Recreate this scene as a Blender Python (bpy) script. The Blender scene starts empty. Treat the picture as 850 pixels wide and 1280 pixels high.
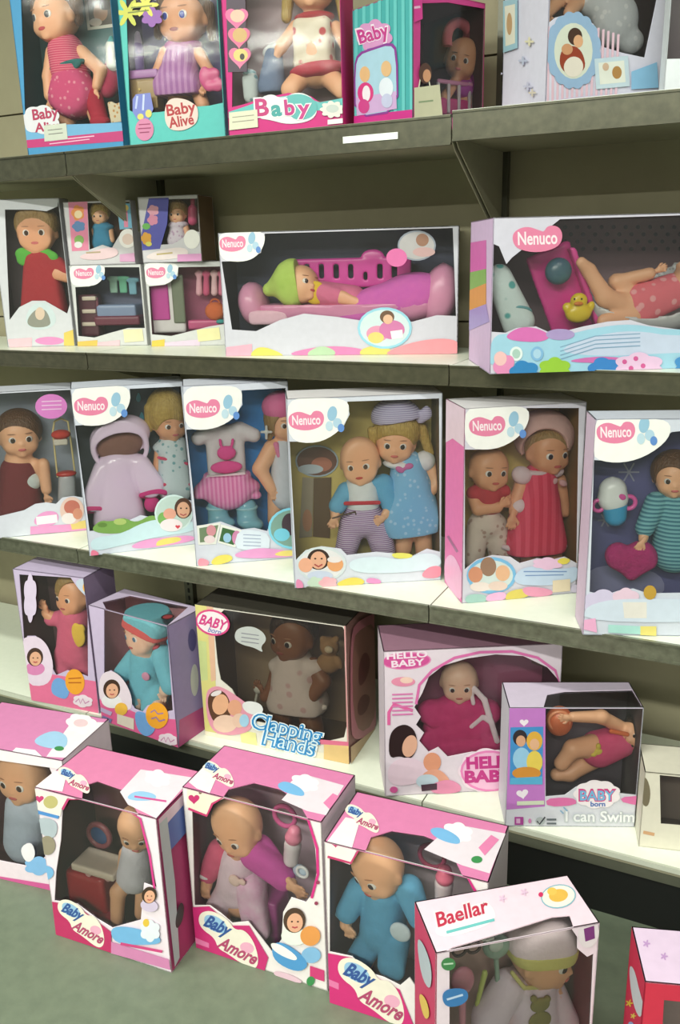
import bpy, math, random
import numpy as np
from mathutils import Matrix, Vector
from mathutils.geometry import tessellate_polygon
random.seed(7)
SC = bpy.context.scene
COL = SC.collection

# ------------------------------------------------------------------ camera
CAM = (-0.4641907, 0.2916566, -0.0269757, 1083.99, 1.6154666, -1.7701612, 1.3797533)
def cam_axes():
    yaw, pitch, roll = CAM[:3]
    cy, sy, cp, sp = math.cos(yaw), math.sin(yaw), math.cos(pitch), math.sin(pitch)
    F = np.array([sy*cp, cy*cp, -sp]); R0 = np.array([cy, -sy, 0.0]); U0 = np.cross(R0, F)
    return math.cos(roll)*R0 + math.sin(roll)*U0, -math.sin(roll)*R0 + math.cos(roll)*U0, F
CR, CU, CF = cam_axes()
CO = np.array(CAM[4:7])
cd = bpy.data.cameras.new('camera'); co = bpy.data.objects.new('camera', cd); COL.objects.link(co)
cd.sensor_fit = 'VERTICAL'; cd.sensor_height = 24.0; cd.lens = CAM[3]*24.0/1280.0
cd.clip_start = 0.02; cd.clip_end = 60
m = Matrix(((CR[0], CU[0], -CF[0], CO[0]), (CR[1], CU[1], -CF[1], CO[1]), (CR[2], CU[2], -CF[2], CO[2]), (0, 0, 0, 1)))
co.matrix_world = m
SC.camera = co
def ray(px, py):
    return CF + CR*((px-425.0)/CAM[3]) - CU*((py-640.0)/CAM[3])

# ------------------------------------------------------------------ world, lights, exposure
SC.view_settings.view_transform = 'Standard'; SC.view_settings.look = 'None'
SC.view_settings.gamma = 1.0; SC.view_settings.use_curve_mapping = False
SC.view_settings.exposure = 0.3
w = bpy.data.worlds.new('shop_ambient'); SC.world = w; w.use_nodes = True
w.node_tree.nodes['Background'].inputs[0].default_value = (0.80, 0.86, 0.82, 1)
w.node_tree.nodes['Background'].inputs[1].default_value = 0.45
def area(name, loc, sx, sy, power, col, rot=(0, 0, 0)):
    l = bpy.data.lights.new(name, 'AREA'); l.shape = 'RECTANGLE'; l.size = sx; l.size_y = sy
    l.energy = power; l.color = col
    o = bpy.data.objects.new(name, l); o.location = loc; o.rotation_euler = rot; COL.objects.link(o)
    return o
for ly, lp in ((-1.5, 56), (-3.4, 190), (-5.3, 170)):
    area('fluorescent_tube_light', (0.7, ly, 2.92), 4.4, 0.16, lp, (0.97, 1.0, 0.90))

# ------------------------------------------------------------------ materials
def lin(c):
    return tuple(((v/255.0)/12.92 if v/255.0 <= 0.04045 else ((v/255.0+0.055)/1.055)**2.4) for v in c)
MATS = {}
def mat(c, kind='print', c2=None, scale=60.0):
    key = (tuple(c), kind, tuple(c2) if c2 else None, scale)
    if key in MATS: return MATS[key]
    M = bpy.data.materials.new('%s_%d_%d_%d' % ((kind,)+tuple(int(v) for v in c))); M.use_nodes = True
    nt = M.node_tree; N = nt.nodes; Lk = nt.links
    b = N['Principled BSDF']; out = N['Material Output']
    tc = N.new('ShaderNodeTexCoord')
    A = lin(c)+(1,)
    if kind == 'film':
        N.remove(b)
        tr = N.new('ShaderNodeBsdfTransparent'); tr.inputs[0].default_value = A
        gl = N.new('ShaderNodeBsdfGlossy'); gl.inputs['Roughness'].default_value = 0.08
        fr = N.new('ShaderNodeFresnel'); fr.inputs['IOR'].default_value = 1.42
        nz = N.new('ShaderNodeTexNoise'); nz.inputs['Scale'].default_value = 9
        bp = N.new('ShaderNodeBump'); bp.inputs['Strength'].default_value = 0.06; bp.inputs['Distance'].default_value = 0.02
        Lk.new(tc.outputs['Object'], nz.inputs['Vector']); Lk.new(nz.outputs['Fac'], bp.inputs['Height'])
        Lk.new(bp.outputs['Normal'], gl.inputs['Normal']); Lk.new(bp.outputs['Normal'], fr.inputs['Normal'])
        df = N.new('ShaderNodeBsdfDiffuse'); df.inputs[0].default_value = (0.8, 0.8, 0.82, 1); hz = N.new('ShaderNodeMixShader'); hz.inputs[0].default_value = 0.02
        Lk.new(tr.outputs[0], hz.inputs[1]); Lk.new(df.outputs[0], hz.inputs[2])
        mx = N.new('ShaderNodeMixShader'); Lk.new(fr.outputs[0], mx.inputs[0]); Lk.new(hz.outputs[0], mx.inputs[1]); Lk.new(gl.outputs[0], mx.inputs[2])
        Lk.new(mx.outputs[0], out.inputs[0]); MATS[key] = M; return M
    B2 = lin(c2)+(1,) if c2 else tuple(min(1, v*0.86) for v in A[:3])+(1,)
    rgh = dict(print=0.42, card=0.6, skin=0.45, cloth=0.9, plastic=0.3, hair=0.45, metal=0.3, floor=0.55, wall=0.75, white=0.35, shiny=0.18, eye=0.12).get(kind, 0.6)
    b.inputs['Roughness'].default_value = rgh
    mix = N.new('ShaderNodeMix'); mix.data_type = 'RGBA'; mix.inputs[6].default_value = A; mix.inputs[7].default_value = B2
    pat = {'stripes': 1, 'hstripes': 1, 'dots': 1, 'plaid': 1}
    if kind in ('stripes', 'hstripes'):
        wv = N.new('ShaderNodeTexWave'); wv.inputs['Scale'].default_value = scale; wv.bands_direction = 'X' if kind == 'stripes' else 'Z'
        rp = N.new('ShaderNodeValToRGB'); rp.color_ramp.elements[0].position = 0.42; rp.color_ramp.elements[1].position = 0.58
        Lk.new(tc.outputs['Object'], wv.inputs['Vector']); Lk.new(wv.outputs['Fac'], rp.inputs[0]); Lk.new(rp.outputs[0], mix.inputs[0])
    elif kind == 'dots':
        vo = N.new('ShaderNodeTexVoronoi'); vo.inputs['Scale'].default_value = scale
        rp = N.new('ShaderNodeValToRGB'); rp.color_ramp.elements[0].position = 0.22; rp.color_ramp.elements[1].position = 0.32
        rp.color_ramp.elements[0].color = (1, 1, 1, 1); rp.color_ramp.elements[1].color = (0, 0, 0, 1)
        Lk.new(tc.outputs['Object'], vo.inputs['Vector']); Lk.new(vo.outputs['Distance'], rp.inputs[0]); Lk.new(rp.outputs[0], mix.inputs[0])
    else:
        nz = N.new('ShaderNodeTexNoise'); nz.inputs['Scale'].default_value = {'floor': 35, 'wall': 20, 'print': 45, 'hair': 120}.get(kind, scale)
        nz.inputs['Detail'].default_value = 5
        Lk.new(tc.outputs['Object'], nz.inputs['Vector']); Lk.new(nz.outputs['Fac'], mix.inputs[0])
    Lk.new(mix.outputs[2], b.inputs['Base Color'])
    if kind in ('cloth', 'stripes', 'hstripes', 'dots', 'hair', 'floor', 'fluff'):
        n2 = N.new('ShaderNodeTexNoise'); n2.inputs['Scale'].default_value = {'hair': 90, 'floor': 120, 'fluff': 160}.get(kind, 55)
        n2.inputs['Detail'].default_value = 3
        if kind == 'hair':
            mp = N.new('ShaderNodeMapping'); mp.inputs['Scale'].default_value = (3.0, 3.0, 0.35); Lk.new(tc.outputs['Object'], mp.inputs[0]); Lk.new(mp.outputs[0], n2.inputs['Vector'])
        else: Lk.new(tc.outputs['Object'], n2.inputs['Vector'])
        bp = N.new('ShaderNodeBump'); bp.inputs['Strength'].default_value = 0.35 if kind != 'hair' else 0.7
        bp.inputs['Distance'].default_value = {'floor': 0.001, 'fluff': 0.012}.get(kind, 0.006)
        Lk.new(n2.outputs['Fac'], bp.inputs['Height']); Lk.new(bp.outputs['Normal'], b.inputs['Normal'])
        if kind not in ('hair', 'floor'): b.inputs['Roughness'].default_value = 0.85
    if kind == 'metal': b.inputs['Metallic'].default_value = 0.35
    MATS[key] = M; return M
def asm(m, kind='print'):
    return m if isinstance(m, bpy.types.Material) else mat(m, kind)

# ------------------------------------------------------------------ meshes
def mesh_obj(name, V, Fc, mats, parent=None, mi=None, smooth=False):
    me = bpy.data.meshes.new(name)
    me.from_pydata([tuple(v) for v in V], [], [tuple(f) for f in Fc])
    for mm in (mats if isinstance(mats, list) else [mats]): me.materials.append(mm)
    if mi is not None: me.polygons.foreach_set('material_index', np.asarray(mi, dtype=np.int32))
    if smooth: me.polygons.foreach_set('use_smooth', np.ones(len(me.polygons), dtype=bool))
    me.update()
    o = bpy.data.objects.new(name, me); COL.objects.link(o)
    if parent is not None: o.parent = parent
    return o
def tag(o, label=None, cat=None, group=None, kind=None):
    if label: o['label'] = label
    if cat: o['category'] = cat
    if group: o['group'] = group
    if kind: o['kind'] = kind
    return o
class MB:                                    # boxes collected into one mesh
    def __init__(s): s.V, s.F, s.I = [], [], []
    def box(s, a, b, i=0):
        n = len(s.V)
        for z in (a[2], b[2]):
            for x, y in ((a[0], a[1]), (b[0], a[1]), (b[0], b[1]), (a[0], b[1])): s.V.append((x, y, z))
        for f in ((0, 3, 2, 1), (4, 5, 6, 7), (0, 1, 5, 4), (1, 2, 6, 5), (2, 3, 7, 6), (3, 0, 4, 7)):
            s.F.append(tuple(n+k for k in f)); s.I.append(i)
        return s
    def prism(s, outer, holes, to3, t, i=0, ii=None):   # outline with holes, pushed from depth 0 to depth t
        loops = [outer]+holes
        flat = [p for l in loops for p in l]
        tris = tessellate_polygon([[Vector((p[0], p[1], 0)) for p in l] for l in loops])
        n = len(s.V); N = len(flat)
        for p in flat: s.V.append(tuple(to3(p[0], p[1], 0)))
        for p in flat: s.V.append(tuple(to3(p[0], p[1], t)))
        for f in tris: s.F.append(tuple(n+k for k in f)); s.I.append(i)
        for f in tris: s.F.append(tuple(n+N+k for k in reversed(f))); s.I.append(i if ii is None else ii)
        o = 0
        for l in loops:
            for k in range(len(l)):
                a, b = n+o+k, n+o+(k+1) % len(l)
                s.F.append((a, b, b+N, a+N)); s.I.append(i)
            o += len(l)
        return s
    def build(s, name, mats, parent=None, smooth=False):
        return mesh_obj(name, s.V, s.F, mats, parent, s.I, smooth)

# ------------------------------------------------------------------ sculpting: signed distances + surface nets
def rot(yaw=0, pitch=0, roll=0):
    a, b, c = math.radians(yaw), math.radians(pitch), math.radians(roll)
    Rz = np.array([[math.cos(a), -math.sin(a), 0], [math.sin(a), math.cos(a), 0], [0, 0, 1]])
    Rx = np.array([[1, 0, 0], [0, math.cos(b), -math.sin(b)], [0, math.sin(b), math.cos(b)]])
    Ry = np.array([[math.cos(c), 0, math.sin(c)], [0, 1, 0], [-math.sin(c), 0, math.cos(c)]])
    return Rz @ Rx @ Ry
def sd(P, q):
    t = q[0]
    if t == 'e':
        d = P-q[1]
        if len(q) > 3 and q[3] is not None: d = d @ q[3]
        r = np.asarray(q[2]); k0 = np.sqrt(((d/r)**2).sum(-1))+1e-9; k1 = np.sqrt(((d/(r*r))**2).sum(-1))+1e-9
        return k0*(k0-1)/k1
    if t == 'c':
        ab = q[2]-q[1]; d = P-q[1]; u = np.clip((d @ ab)/(ab @ ab+1e-12), 0, 1)
        return np.sqrt(((d-u[..., None]*ab)**2).sum(-1))-(q[3]+u*(q[4]-q[3]))
    if t == 'b':
        d = P-q[1]
        if len(q) > 4 and q[4] is not None: d = d @ q[4]
        e = np.abs(d)-(np.asarray(q[2])-q[3])
        return np.sqrt((np.maximum(e, 0)**2).sum(-1))+np.minimum(e.max(-1), 0)-q[3]
    if t == 't':
        d = P-q[1]
        if len(q) > 4 and q[4] is not None: d = d @ q[4]
        return np.sqrt((np.sqrt(d[..., 0]**2+d[..., 2]**2)-q[2])**2+d[..., 1]**2)-q[3]
def ext(q):
    if q[0] == 'e' or q[0] == 'b': r = np.full(3, max(q[2])) if len(q) > (3 if q[0] == 'e' else 4) and q[-1] is not None else np.asarray(q[2]); return q[1]-r, q[1]+r
    if q[0] == 'c': return np.minimum(q[1]-q[3], q[2]-q[4]), np.maximum(q[1]+q[3], q[2]+q[4])
    if q[0] == 't': r = q[2]+q[3]; return q[1]-r, q[1]+r
QUADS = None
def sculpt(prims, k=0.006, res=40):
    adds = [q for q in prims if q[0] in 'ecbt']
    lo = np.min([ext(q)[0] for q in adds], 0); hi = np.max([ext(q)[1] for q in adds], 0)
    h = max((hi-lo).max()/res, 0.0006); lo = lo-2.5*h-k*0.3; hi = hi+2.5*h+k*0.3
    n = np.ceil((hi-lo)/h).astype(int)+1
    ax = [lo[i]+h*np.arange(n[i]) for i in range(3)]
    P = np.stack(np.meshgrid(*ax, indexing='ij'), -1)
    D = np.full(P.shape[:3], 1e3)
    for q in prims:
        if q[0] == '-':
            d = -sd(P, q[1]); kk = k*0.4+1e-6
            g = np.maximum(kk-np.abs(D-d), 0)/kk; D = np.maximum(D, d)+g*g*kk*0.25
        elif q[0] == 'h':
            D = np.maximum(D, (P-q[1]) @ q[2])
        else:
            d = sd(P, q); kk = k+1e-6
            g = np.maximum(kk-np.abs(D-d), 0)/kk; D = np.minimum(D, d)-g*g*kk*0.25
    S = D < 0
    c = np.zeros(tuple(n-1), int)
    sl = lambda i: slice(i, (i-1) or None)
    for i in (0, 1):
        for j in (0, 1):
            for l in (0, 1): c += S[sl(i), sl(j), sl(l)]
    act = (c > 0) & (c < 8)
    idx = np.full(act.shape, -1); cells = np.argwhere(act); idx[act] = np.arange(len(cells))
    acc = np.zeros((len(cells), 3)); cnt = np.zeros(len(cells))
    for a in range(3):
        o1, o2 = [x for x in range(3) if x != a]
        for u in (0, 1):
            for v in (0, 1):
                s = np.zeros(3, int); s[o1] = u; s[o2] = v; e = s.copy(); e[a] = 1
                i0 = cells+s; i1 = cells+e
                d0 = D[i0[:, 0], i0[:, 1], i0[:, 2]]; d1 = D[i1[:, 0], i1[:, 1], i1[:, 2]]
                cr = (d0 < 0) != (d1 < 0)
                t = np.where(cr, d0/np.where(cr, d0-d1, 1), 0)
                p = i0.astype(float); p[:, a] += t
                acc[cr] += p[cr]; cnt[cr] += 1
    V = lo+h*acc/np.maximum(cnt, 1)[:, None]
    Fs = []
    for a in range(3):
        o1, o2 = [(1, 2), (2, 0), (0, 1)][a]
        sa = [slice(None)]*3; sb = [slice(None)]*3; sa[a] = slice(0, -1); sb[a] = slice(1, None)
        x = S[tuple(sa)] != S[tuple(sb)]
        e = np.argwhere(x)
        e = e[(e[:, o1] > 0) & (e[:, o2] > 0) & (e[:, o1] < n[o1]-1) & (e[:, o2] < n[o2]-1)]
        ins = S[e[:, 0], e[:, 1], e[:, 2]]
        def cid(d1, d2):
            q = e.copy(); q[:, o1] -= d1; q[:, o2] -= d2
            return idx[q[:, 0], q[:, 1], q[:, 2]]
        Q = np.stack([cid(1, 1), cid(0, 1), cid(0, 0), cid(1, 0)], 1)
        Q[~ins] = Q[~ins][:, ::-1]
        Fs.append(Q)
    return V, np.concatenate(Fs)
def np_obj(name, V, Q, m, parent):
    me = bpy.data.meshes.new(name); nq = len(Q); nv = Q.shape[1]
    me.vertices.add(len(V)); me.vertices.foreach_set('co', np.asarray(V, dtype=np.float32).ravel())
    me.loops.add(nq*nv); me.loops.foreach_set('vertex_index', Q.astype(np.int32).ravel())
    me.polygons.add(nq); me.polygons.foreach_set('loop_start', np.arange(0, nq*nv, nv, dtype=np.int32))
    me.polygons.foreach_set('use_smooth', np.ones(nq, dtype=bool))
    me.materials.append(m); me.update(calc_edges=True); me.validate()
    o = bpy.data.objects.new(name, me); COL.objects.link(o)
    if parent is not None: o.parent = parent
    return o
def ball(n=12, r=8):
    V = [(0, 0, 1)]; Fq = []
    for i in range(1, r):
        for j in range(n): a = math.pi*i/r; b = 2*math.pi*j/n; V.append((math.sin(a)*math.cos(b), math.sin(a)*math.sin(b), math.cos(a)))
    V.append((0, 0, -1)); L = len(V)-1
    for j in range(n):
        Fq.append((0, 1+j, 1+(j+1) % n)); Fq.append((L, 1+(r-2)*n+(j+1) % n, 1+(r-2)*n+j))
    for i in range(r-2):
        for j in range(n): a = 1+i*n; Fq.append((a+j, a+n+j, a+n+(j+1) % n, a+(j+1) % n))
    return np.array(V), Fq
BV, BF = ball()

# ------------------------------------------------------------------ outlines for printed art (photo pixels, carried onto the real face)
def el(cx, cy, rx, ry, a=0, n=22):
    a = math.radians(a); r = []
    for k in range(n):
        t = 2*math.pi*k/n; u, v = rx*math.cos(t), ry*math.sin(t)
        r.append((cx+u*math.cos(a)-v*math.sin(a), cy+u*math.sin(a)+v*math.cos(a)))
    return r
def sm(*p, it=2):
    p = list(p)
    for _ in range(it):
        q = []
        for i in range(len(p)):
            a, b = p[i], p[(i+1) % len(p)]
            q += [(a[0]*.75+b[0]*.25, a[1]*.75+b[1]*.25), (a[0]*.25+b[0]*.75, a[1]*.25+b[1]*.75)]
        p = q
    return p
def ln(*p, w=1.0):                             # a stroke of width w
    L, R = [], []
    for i in range(len(p)):
        a = p[max(i-1, 0)]; b = p[min(i+1, len(p)-1)]
        dx, dy = b[0]-a[0], b[1]-a[1]; l = math.hypot(dx, dy) or 1
        L.append((p[i][0]-dy/l*w/2, p[i][1]+dx/l*w/2)); R.append((p[i][0]+dy/l*w/2, p[i][1]-dx/l*w/2))
    return L+R[::-1]
def heart(cx, cy, w, h, a=0):
    r = []; a = math.radians(a)
    for k in range(28):
        t = 2*math.pi*k/28; x = math.sin(t)**3*w/2; y = -(13*math.cos(t)-5*math.cos(2*t)-2*math.cos(3*t)-math.cos(4*t))/29*h
        r.append((cx+x*math.cos(a)-y*math.sin(a), cy+x*math.sin(a)+y*math.cos(a)))
    return r
def flower(cx, cy, r, n=5, d=0.35):
    return [(cx+r*(1-d+d*math.cos(n*t))*math.cos(t), cy+r*(1-d+d*math.cos(n*t))*math.sin(t)) for t in [2*math.pi*k/40 for k in range(40)]]
def cloud(x0, y0, x1, y1, n=7, amp=0.14, a=0):
    cx, cy, rx, ry = (x0+x1)/2, (y0+y1)/2, (x1-x0)/2, (y1-y0)/2; r = []; a = math.radians(a)
    for k in range(64):
        t = 2*math.pi*k/64; g = 1-amp+amp*abs(math.sin(n*t/2))
        u, v = rx*g*math.cos(t), ry*g*math.sin(t); r.append((cx+u*math.cos(a)-v*math.sin(a), cy+u*math.sin(a)+v*math.cos(a)))
    return r
TXT = {}
def text_mesh(body, fat, shear=0.0):
    key = (body, fat, shear)
    if key not in TXT:
        cu = bpy.data.curves.new('lettering', 'FONT'); cu.body = body; cu.offset = fat; cu.shear = shear; cu.resolution_u = 3; cu.fill_mode = 'FRONT'
        o = bpy.data.objects.new('lettering', cu); COL.objects.link(o)
        dg = bpy.context.evaluated_depsgraph_get(); me = bpy.data.meshes.new_from_object(o.evaluated_get(dg))
        TXT[key] = (np.array([v.co[:2] for v in me.vertices]), [tuple(p.vertices) for p in me.polygons])
        bpy.data.objects.remove(o); bpy.data.curves.remove(cu); bpy.data.meshes.remove(me)
    return TXT[key]
def tx(body, x0, y0, x1, y1, h, fat=0.02, shear=0.0):   # baseline from (x0,y0) to (x1,y1), letter height h
    B0, _ = text_mesh(body, 0.0, shear); V, Fq = text_mesh(body, fat, shear)
    lo, hi = B0.min(0), B0.max(0)
    ux, uy = x1-x0, y1-y0; L = math.hypot(ux, uy); vx, vy = uy/L*h, -ux/L*h
    base = 0.0; top = 0.7
    s = (V[:, 0]-lo[0])/(hi[0]-lo[0]); t = (V[:, 1]-base)/(top-base)
    return ('mesh', [(x0+ux*a+vx*b, y0+uy*a+vy*b) for a, b in zip(s, t)], Fq)

# ------------------------------------------------------------------ cartons
CARD = (2.0e-3)
FILM = None
class Carton:
    def __init__(s, label, x, y, yaw, w, h, d, z, outer, inner=(120, 100, 95), group=None, film=(251, 251, 249), holes=None, sides=None, name='doll_box', back=None):
        s.w, s.h, s.d = w, h, d; a = math.radians(yaw)
        s.M = np.array([[math.cos(a), -math.sin(a), 0], [math.sin(a), math.cos(a), 0], [0, 0, 1.0]]); s.o = np.array([x, y, z])
        s.root = bpy.data.objects.new(name, None); COL.objects.link(s.root); s.root.empty_display_size = 0.05
        s.root.location = (x, y, z); s.root.rotation_euler = (0, 0, a); tag(s.root, label, 'box', group or 'boxed dolls on the shelves')
        s.co = (CO-s.o) @ s.M
        s.layer = 0; s.wrap = bool(holes and 't' in holes)
        c = s.P(*s.px((w/2, 0, h/2)), 0); q = s.px((w/2, 0, h/2)); c2 = s.P(q[0]+1, q[1], 0); c3 = s.P(q[0], q[1]+1, 0)
        s.s = (np.linalg.norm(c2-c)+np.linalg.norm(c3-c))/2
        holes = holes or {}; sides = sides or {}
        dims = {'f': (w, h), 'l': (d, h), 'r': (d, h), 't': (w, d), 'b': (w, h), 'o': (w, d)}
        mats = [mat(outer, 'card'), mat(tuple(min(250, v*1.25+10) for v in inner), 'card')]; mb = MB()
        fr = MB()
        for f in 'lrtbo':
            W, H = dims[f]; hs = [s.hole(f, hh) for hh in holes.get(f, [])]
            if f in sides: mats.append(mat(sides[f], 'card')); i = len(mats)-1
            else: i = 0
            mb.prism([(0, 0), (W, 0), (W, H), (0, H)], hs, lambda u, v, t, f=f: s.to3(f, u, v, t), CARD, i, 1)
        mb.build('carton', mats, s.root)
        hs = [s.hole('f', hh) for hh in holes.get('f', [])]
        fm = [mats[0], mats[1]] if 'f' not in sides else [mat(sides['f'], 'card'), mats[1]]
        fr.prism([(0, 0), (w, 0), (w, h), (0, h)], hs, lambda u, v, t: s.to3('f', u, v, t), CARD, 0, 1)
        fr.build('front_panel', fm, s.root)
        for f, hl in holes.items():
            for hh in hl:
                p = s.hole(f, hh); us = [q[0] for q in p]; vs = [q[1] for q in p]; e = 0.003; W, H = dims[f]
                u0, u1, v0, v1 = max(min(us)-e, .001), min(max(us)+e, W-.001), max(min(vs)-e, .001), min(max(vs)+e, H-.001)
                mesh_obj('window_film', [s.to3(f, u, v, CARD+.0006) for u, v in ((u0, v0), (u1, v0), (u1, v1), (u0, v1))], [(0, 1, 2, 3)], mat(film, 'film'), s.root)
        if back is not None:
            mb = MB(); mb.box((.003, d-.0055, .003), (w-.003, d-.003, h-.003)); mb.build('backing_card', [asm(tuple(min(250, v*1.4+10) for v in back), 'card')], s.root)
    def hole(s, f, pts):
        W, H = {'f': (s.w, s.h), 'l': (s.d, s.h), 'r': (s.d, s.h), 't': (s.w, s.d)}[f]
        out = []
        for p in pts:
            u, v = s.uv(f, *p); wrap = s.wrap
            q = (min(max(u, .0018), W-.0018), min(max(v, .0007 if (f == 't' and wrap) else .004), H-(.0007 if (f == 'f' and wrap) else .004)))
            if not out or math.hypot(q[0]-out[-1][0], q[1]-out[-1][1]) > 4e-4: out.append(q)
        if math.hypot(out[0][0]-out[-1][0], out[0][1]-out[-1][1]) < 4e-4: out.pop()
        return out
    def to3(s, f, u, v, t):                   # t: depth inward
        return {'f': (u, t, v), 'b': (u, s.d-t, v), 'l': (t, u, v), 'r': (s.w-t, u, v), 't': (u, v, s.h-t), 'o': (u, v, t)}[f]
    def px(s, p):
        d = s.M @ np.array(p)+s.o-CO; k = d @ CF
        return 425+CAM[3]*(d @ CR)/k, 640-CAM[3]*(d @ CU)/k
    def hit(s, px, py, axis, val):
        r = ray(px, py) @ s.M; t = (val-s.co[axis])/r[axis]
        return s.co+r*t
    def P(s, px, py, dep): return s.hit(px, py, 1, dep)
    def uv(s, f, px, py):
        if f == 'f': p = s.hit(px, py, 1, 0); return p[0], p[2]
        if f == 'k': p = s.hit(px, py, 1, s.d-.0055); return p[0], p[2]
        if f == 'l': p = s.hit(px, py, 0, 0); return p[1], p[2]
        if f == 'r': p = s.hit(px, py, 0, s.w); return p[1], p[2]
        if f == 't': p = s.hit(px, py, 2, s.h); return p[0], p[1]
    def art(s, name, items, face='f', parent=None, label=None):     # one printed piece: outlines and lettering in several inks
        W, H = {'f': (s.w, s.h), 'k': (s.w, s.h), 'l': (s.d, s.h), 'r': (s.d, s.h), 't': (s.w, s.d)}[face]
        e = .0006; done = []
        for shp, col in items:
            fs = shp[2] if isinstance(shp, tuple) and shp[0] == 'mesh' else None
            q = [s.uv(face, *p) for p in (shp[1] if fs is not None else shp)]
            q = [(min(max(u, e), W-e), min(max(v, e), H-e)) for u, v in q]
            if max(p[0] for p in q)-min(p[0] for p in q) < .0012 or max(p[1] for p in q)-min(p[1] for p in q) < .0012: continue
            if fs is None: fs = tessellate_polygon([[Vector((a, b, 0)) for a, b in q]])
            s.layer += 1
            bb = (min(p[0] for p in q), min(p[1] for p in q), max(p[0] for p in q), max(p[1] for p in q))
            done.append((q, fs, asm(col, 'print'), 0.0003+0.00012*s.layer, bb))
        grp = []; o = None                      # pieces that touch stay one print, pieces apart become prints of their own
        for it in done:
            hit = [g for g in grp if any(it[4][0] < o[4][2] and o[4][0] < it[4][2] and it[4][1] < o[4][3] and o[4][1] < it[4][3] for o in g)]
            new = [o for g in hit for o in g]+[it]
            grp = [g for g in grp if g not in hit]+[new]
        for g in grp:
            V, Fc, I, mats = [], [], [], []
            for q, fs, mm, off, bb in g:
                if mm not in mats: mats.append(mm)
                i = mats.index(mm); n = len(V)
                for a, b in q: V.append(s.to3('f', a, b, s.d-.0055-off) if face == 'k' else s.to3(face, a, b, -off))
                for f in fs: Fc.append(tuple(n+k for k in f)); I.append(i)
            o = mesh_obj(name, V, Fc, mats, parent or s.root, I)
            if label: o['label'] = label
        return o
    # sculpting helpers: photo pixel + depth behind the front face
    def C(s, x1, y1, d1, x2, y2, d2, r1, r2=None):
        return ('c', s.P(x1, y1, d1), s.P(x2, y2, d2), r1*s.s, (r1 if r2 is None else r2)*s.s)
    def E(s, x, y, d, rx, ry, rz=None, roll=0, yaw=0, pitch=0):   # rx across, ry up, rz deep
        return ('e', s.P(x, y, d), np.array([rx, ry if rz is None else rz, ry])*s.s, rot(yaw, pitch, roll) if (roll or yaw or pitch) else None)
    def X(s, x, y, d, hx, hy, hz, r=1.0, roll=0, yaw=0, pitch=0):
        return ('b', s.P(x, y, d), np.array([hx, hz, hy])*s.s, r*s.s, rot(yaw, pitch, roll) if (roll or yaw or pitch) else None)
    def T(s, x, y, d, R, r, roll=0, yaw=0, pitch=0):
        return ('t', s.P(x, y, d), R*s.s, r*s.s, rot(yaw, pitch, roll))
    def H(s, x, y, d, nx, ny, nz=0.0):          # keep what lies against the direction (nx right, ny up, nz deep)
        n = np.array([nx, nz, ny], float); return ('h', s.P(x, y, d), n/np.linalg.norm(n))

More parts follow.
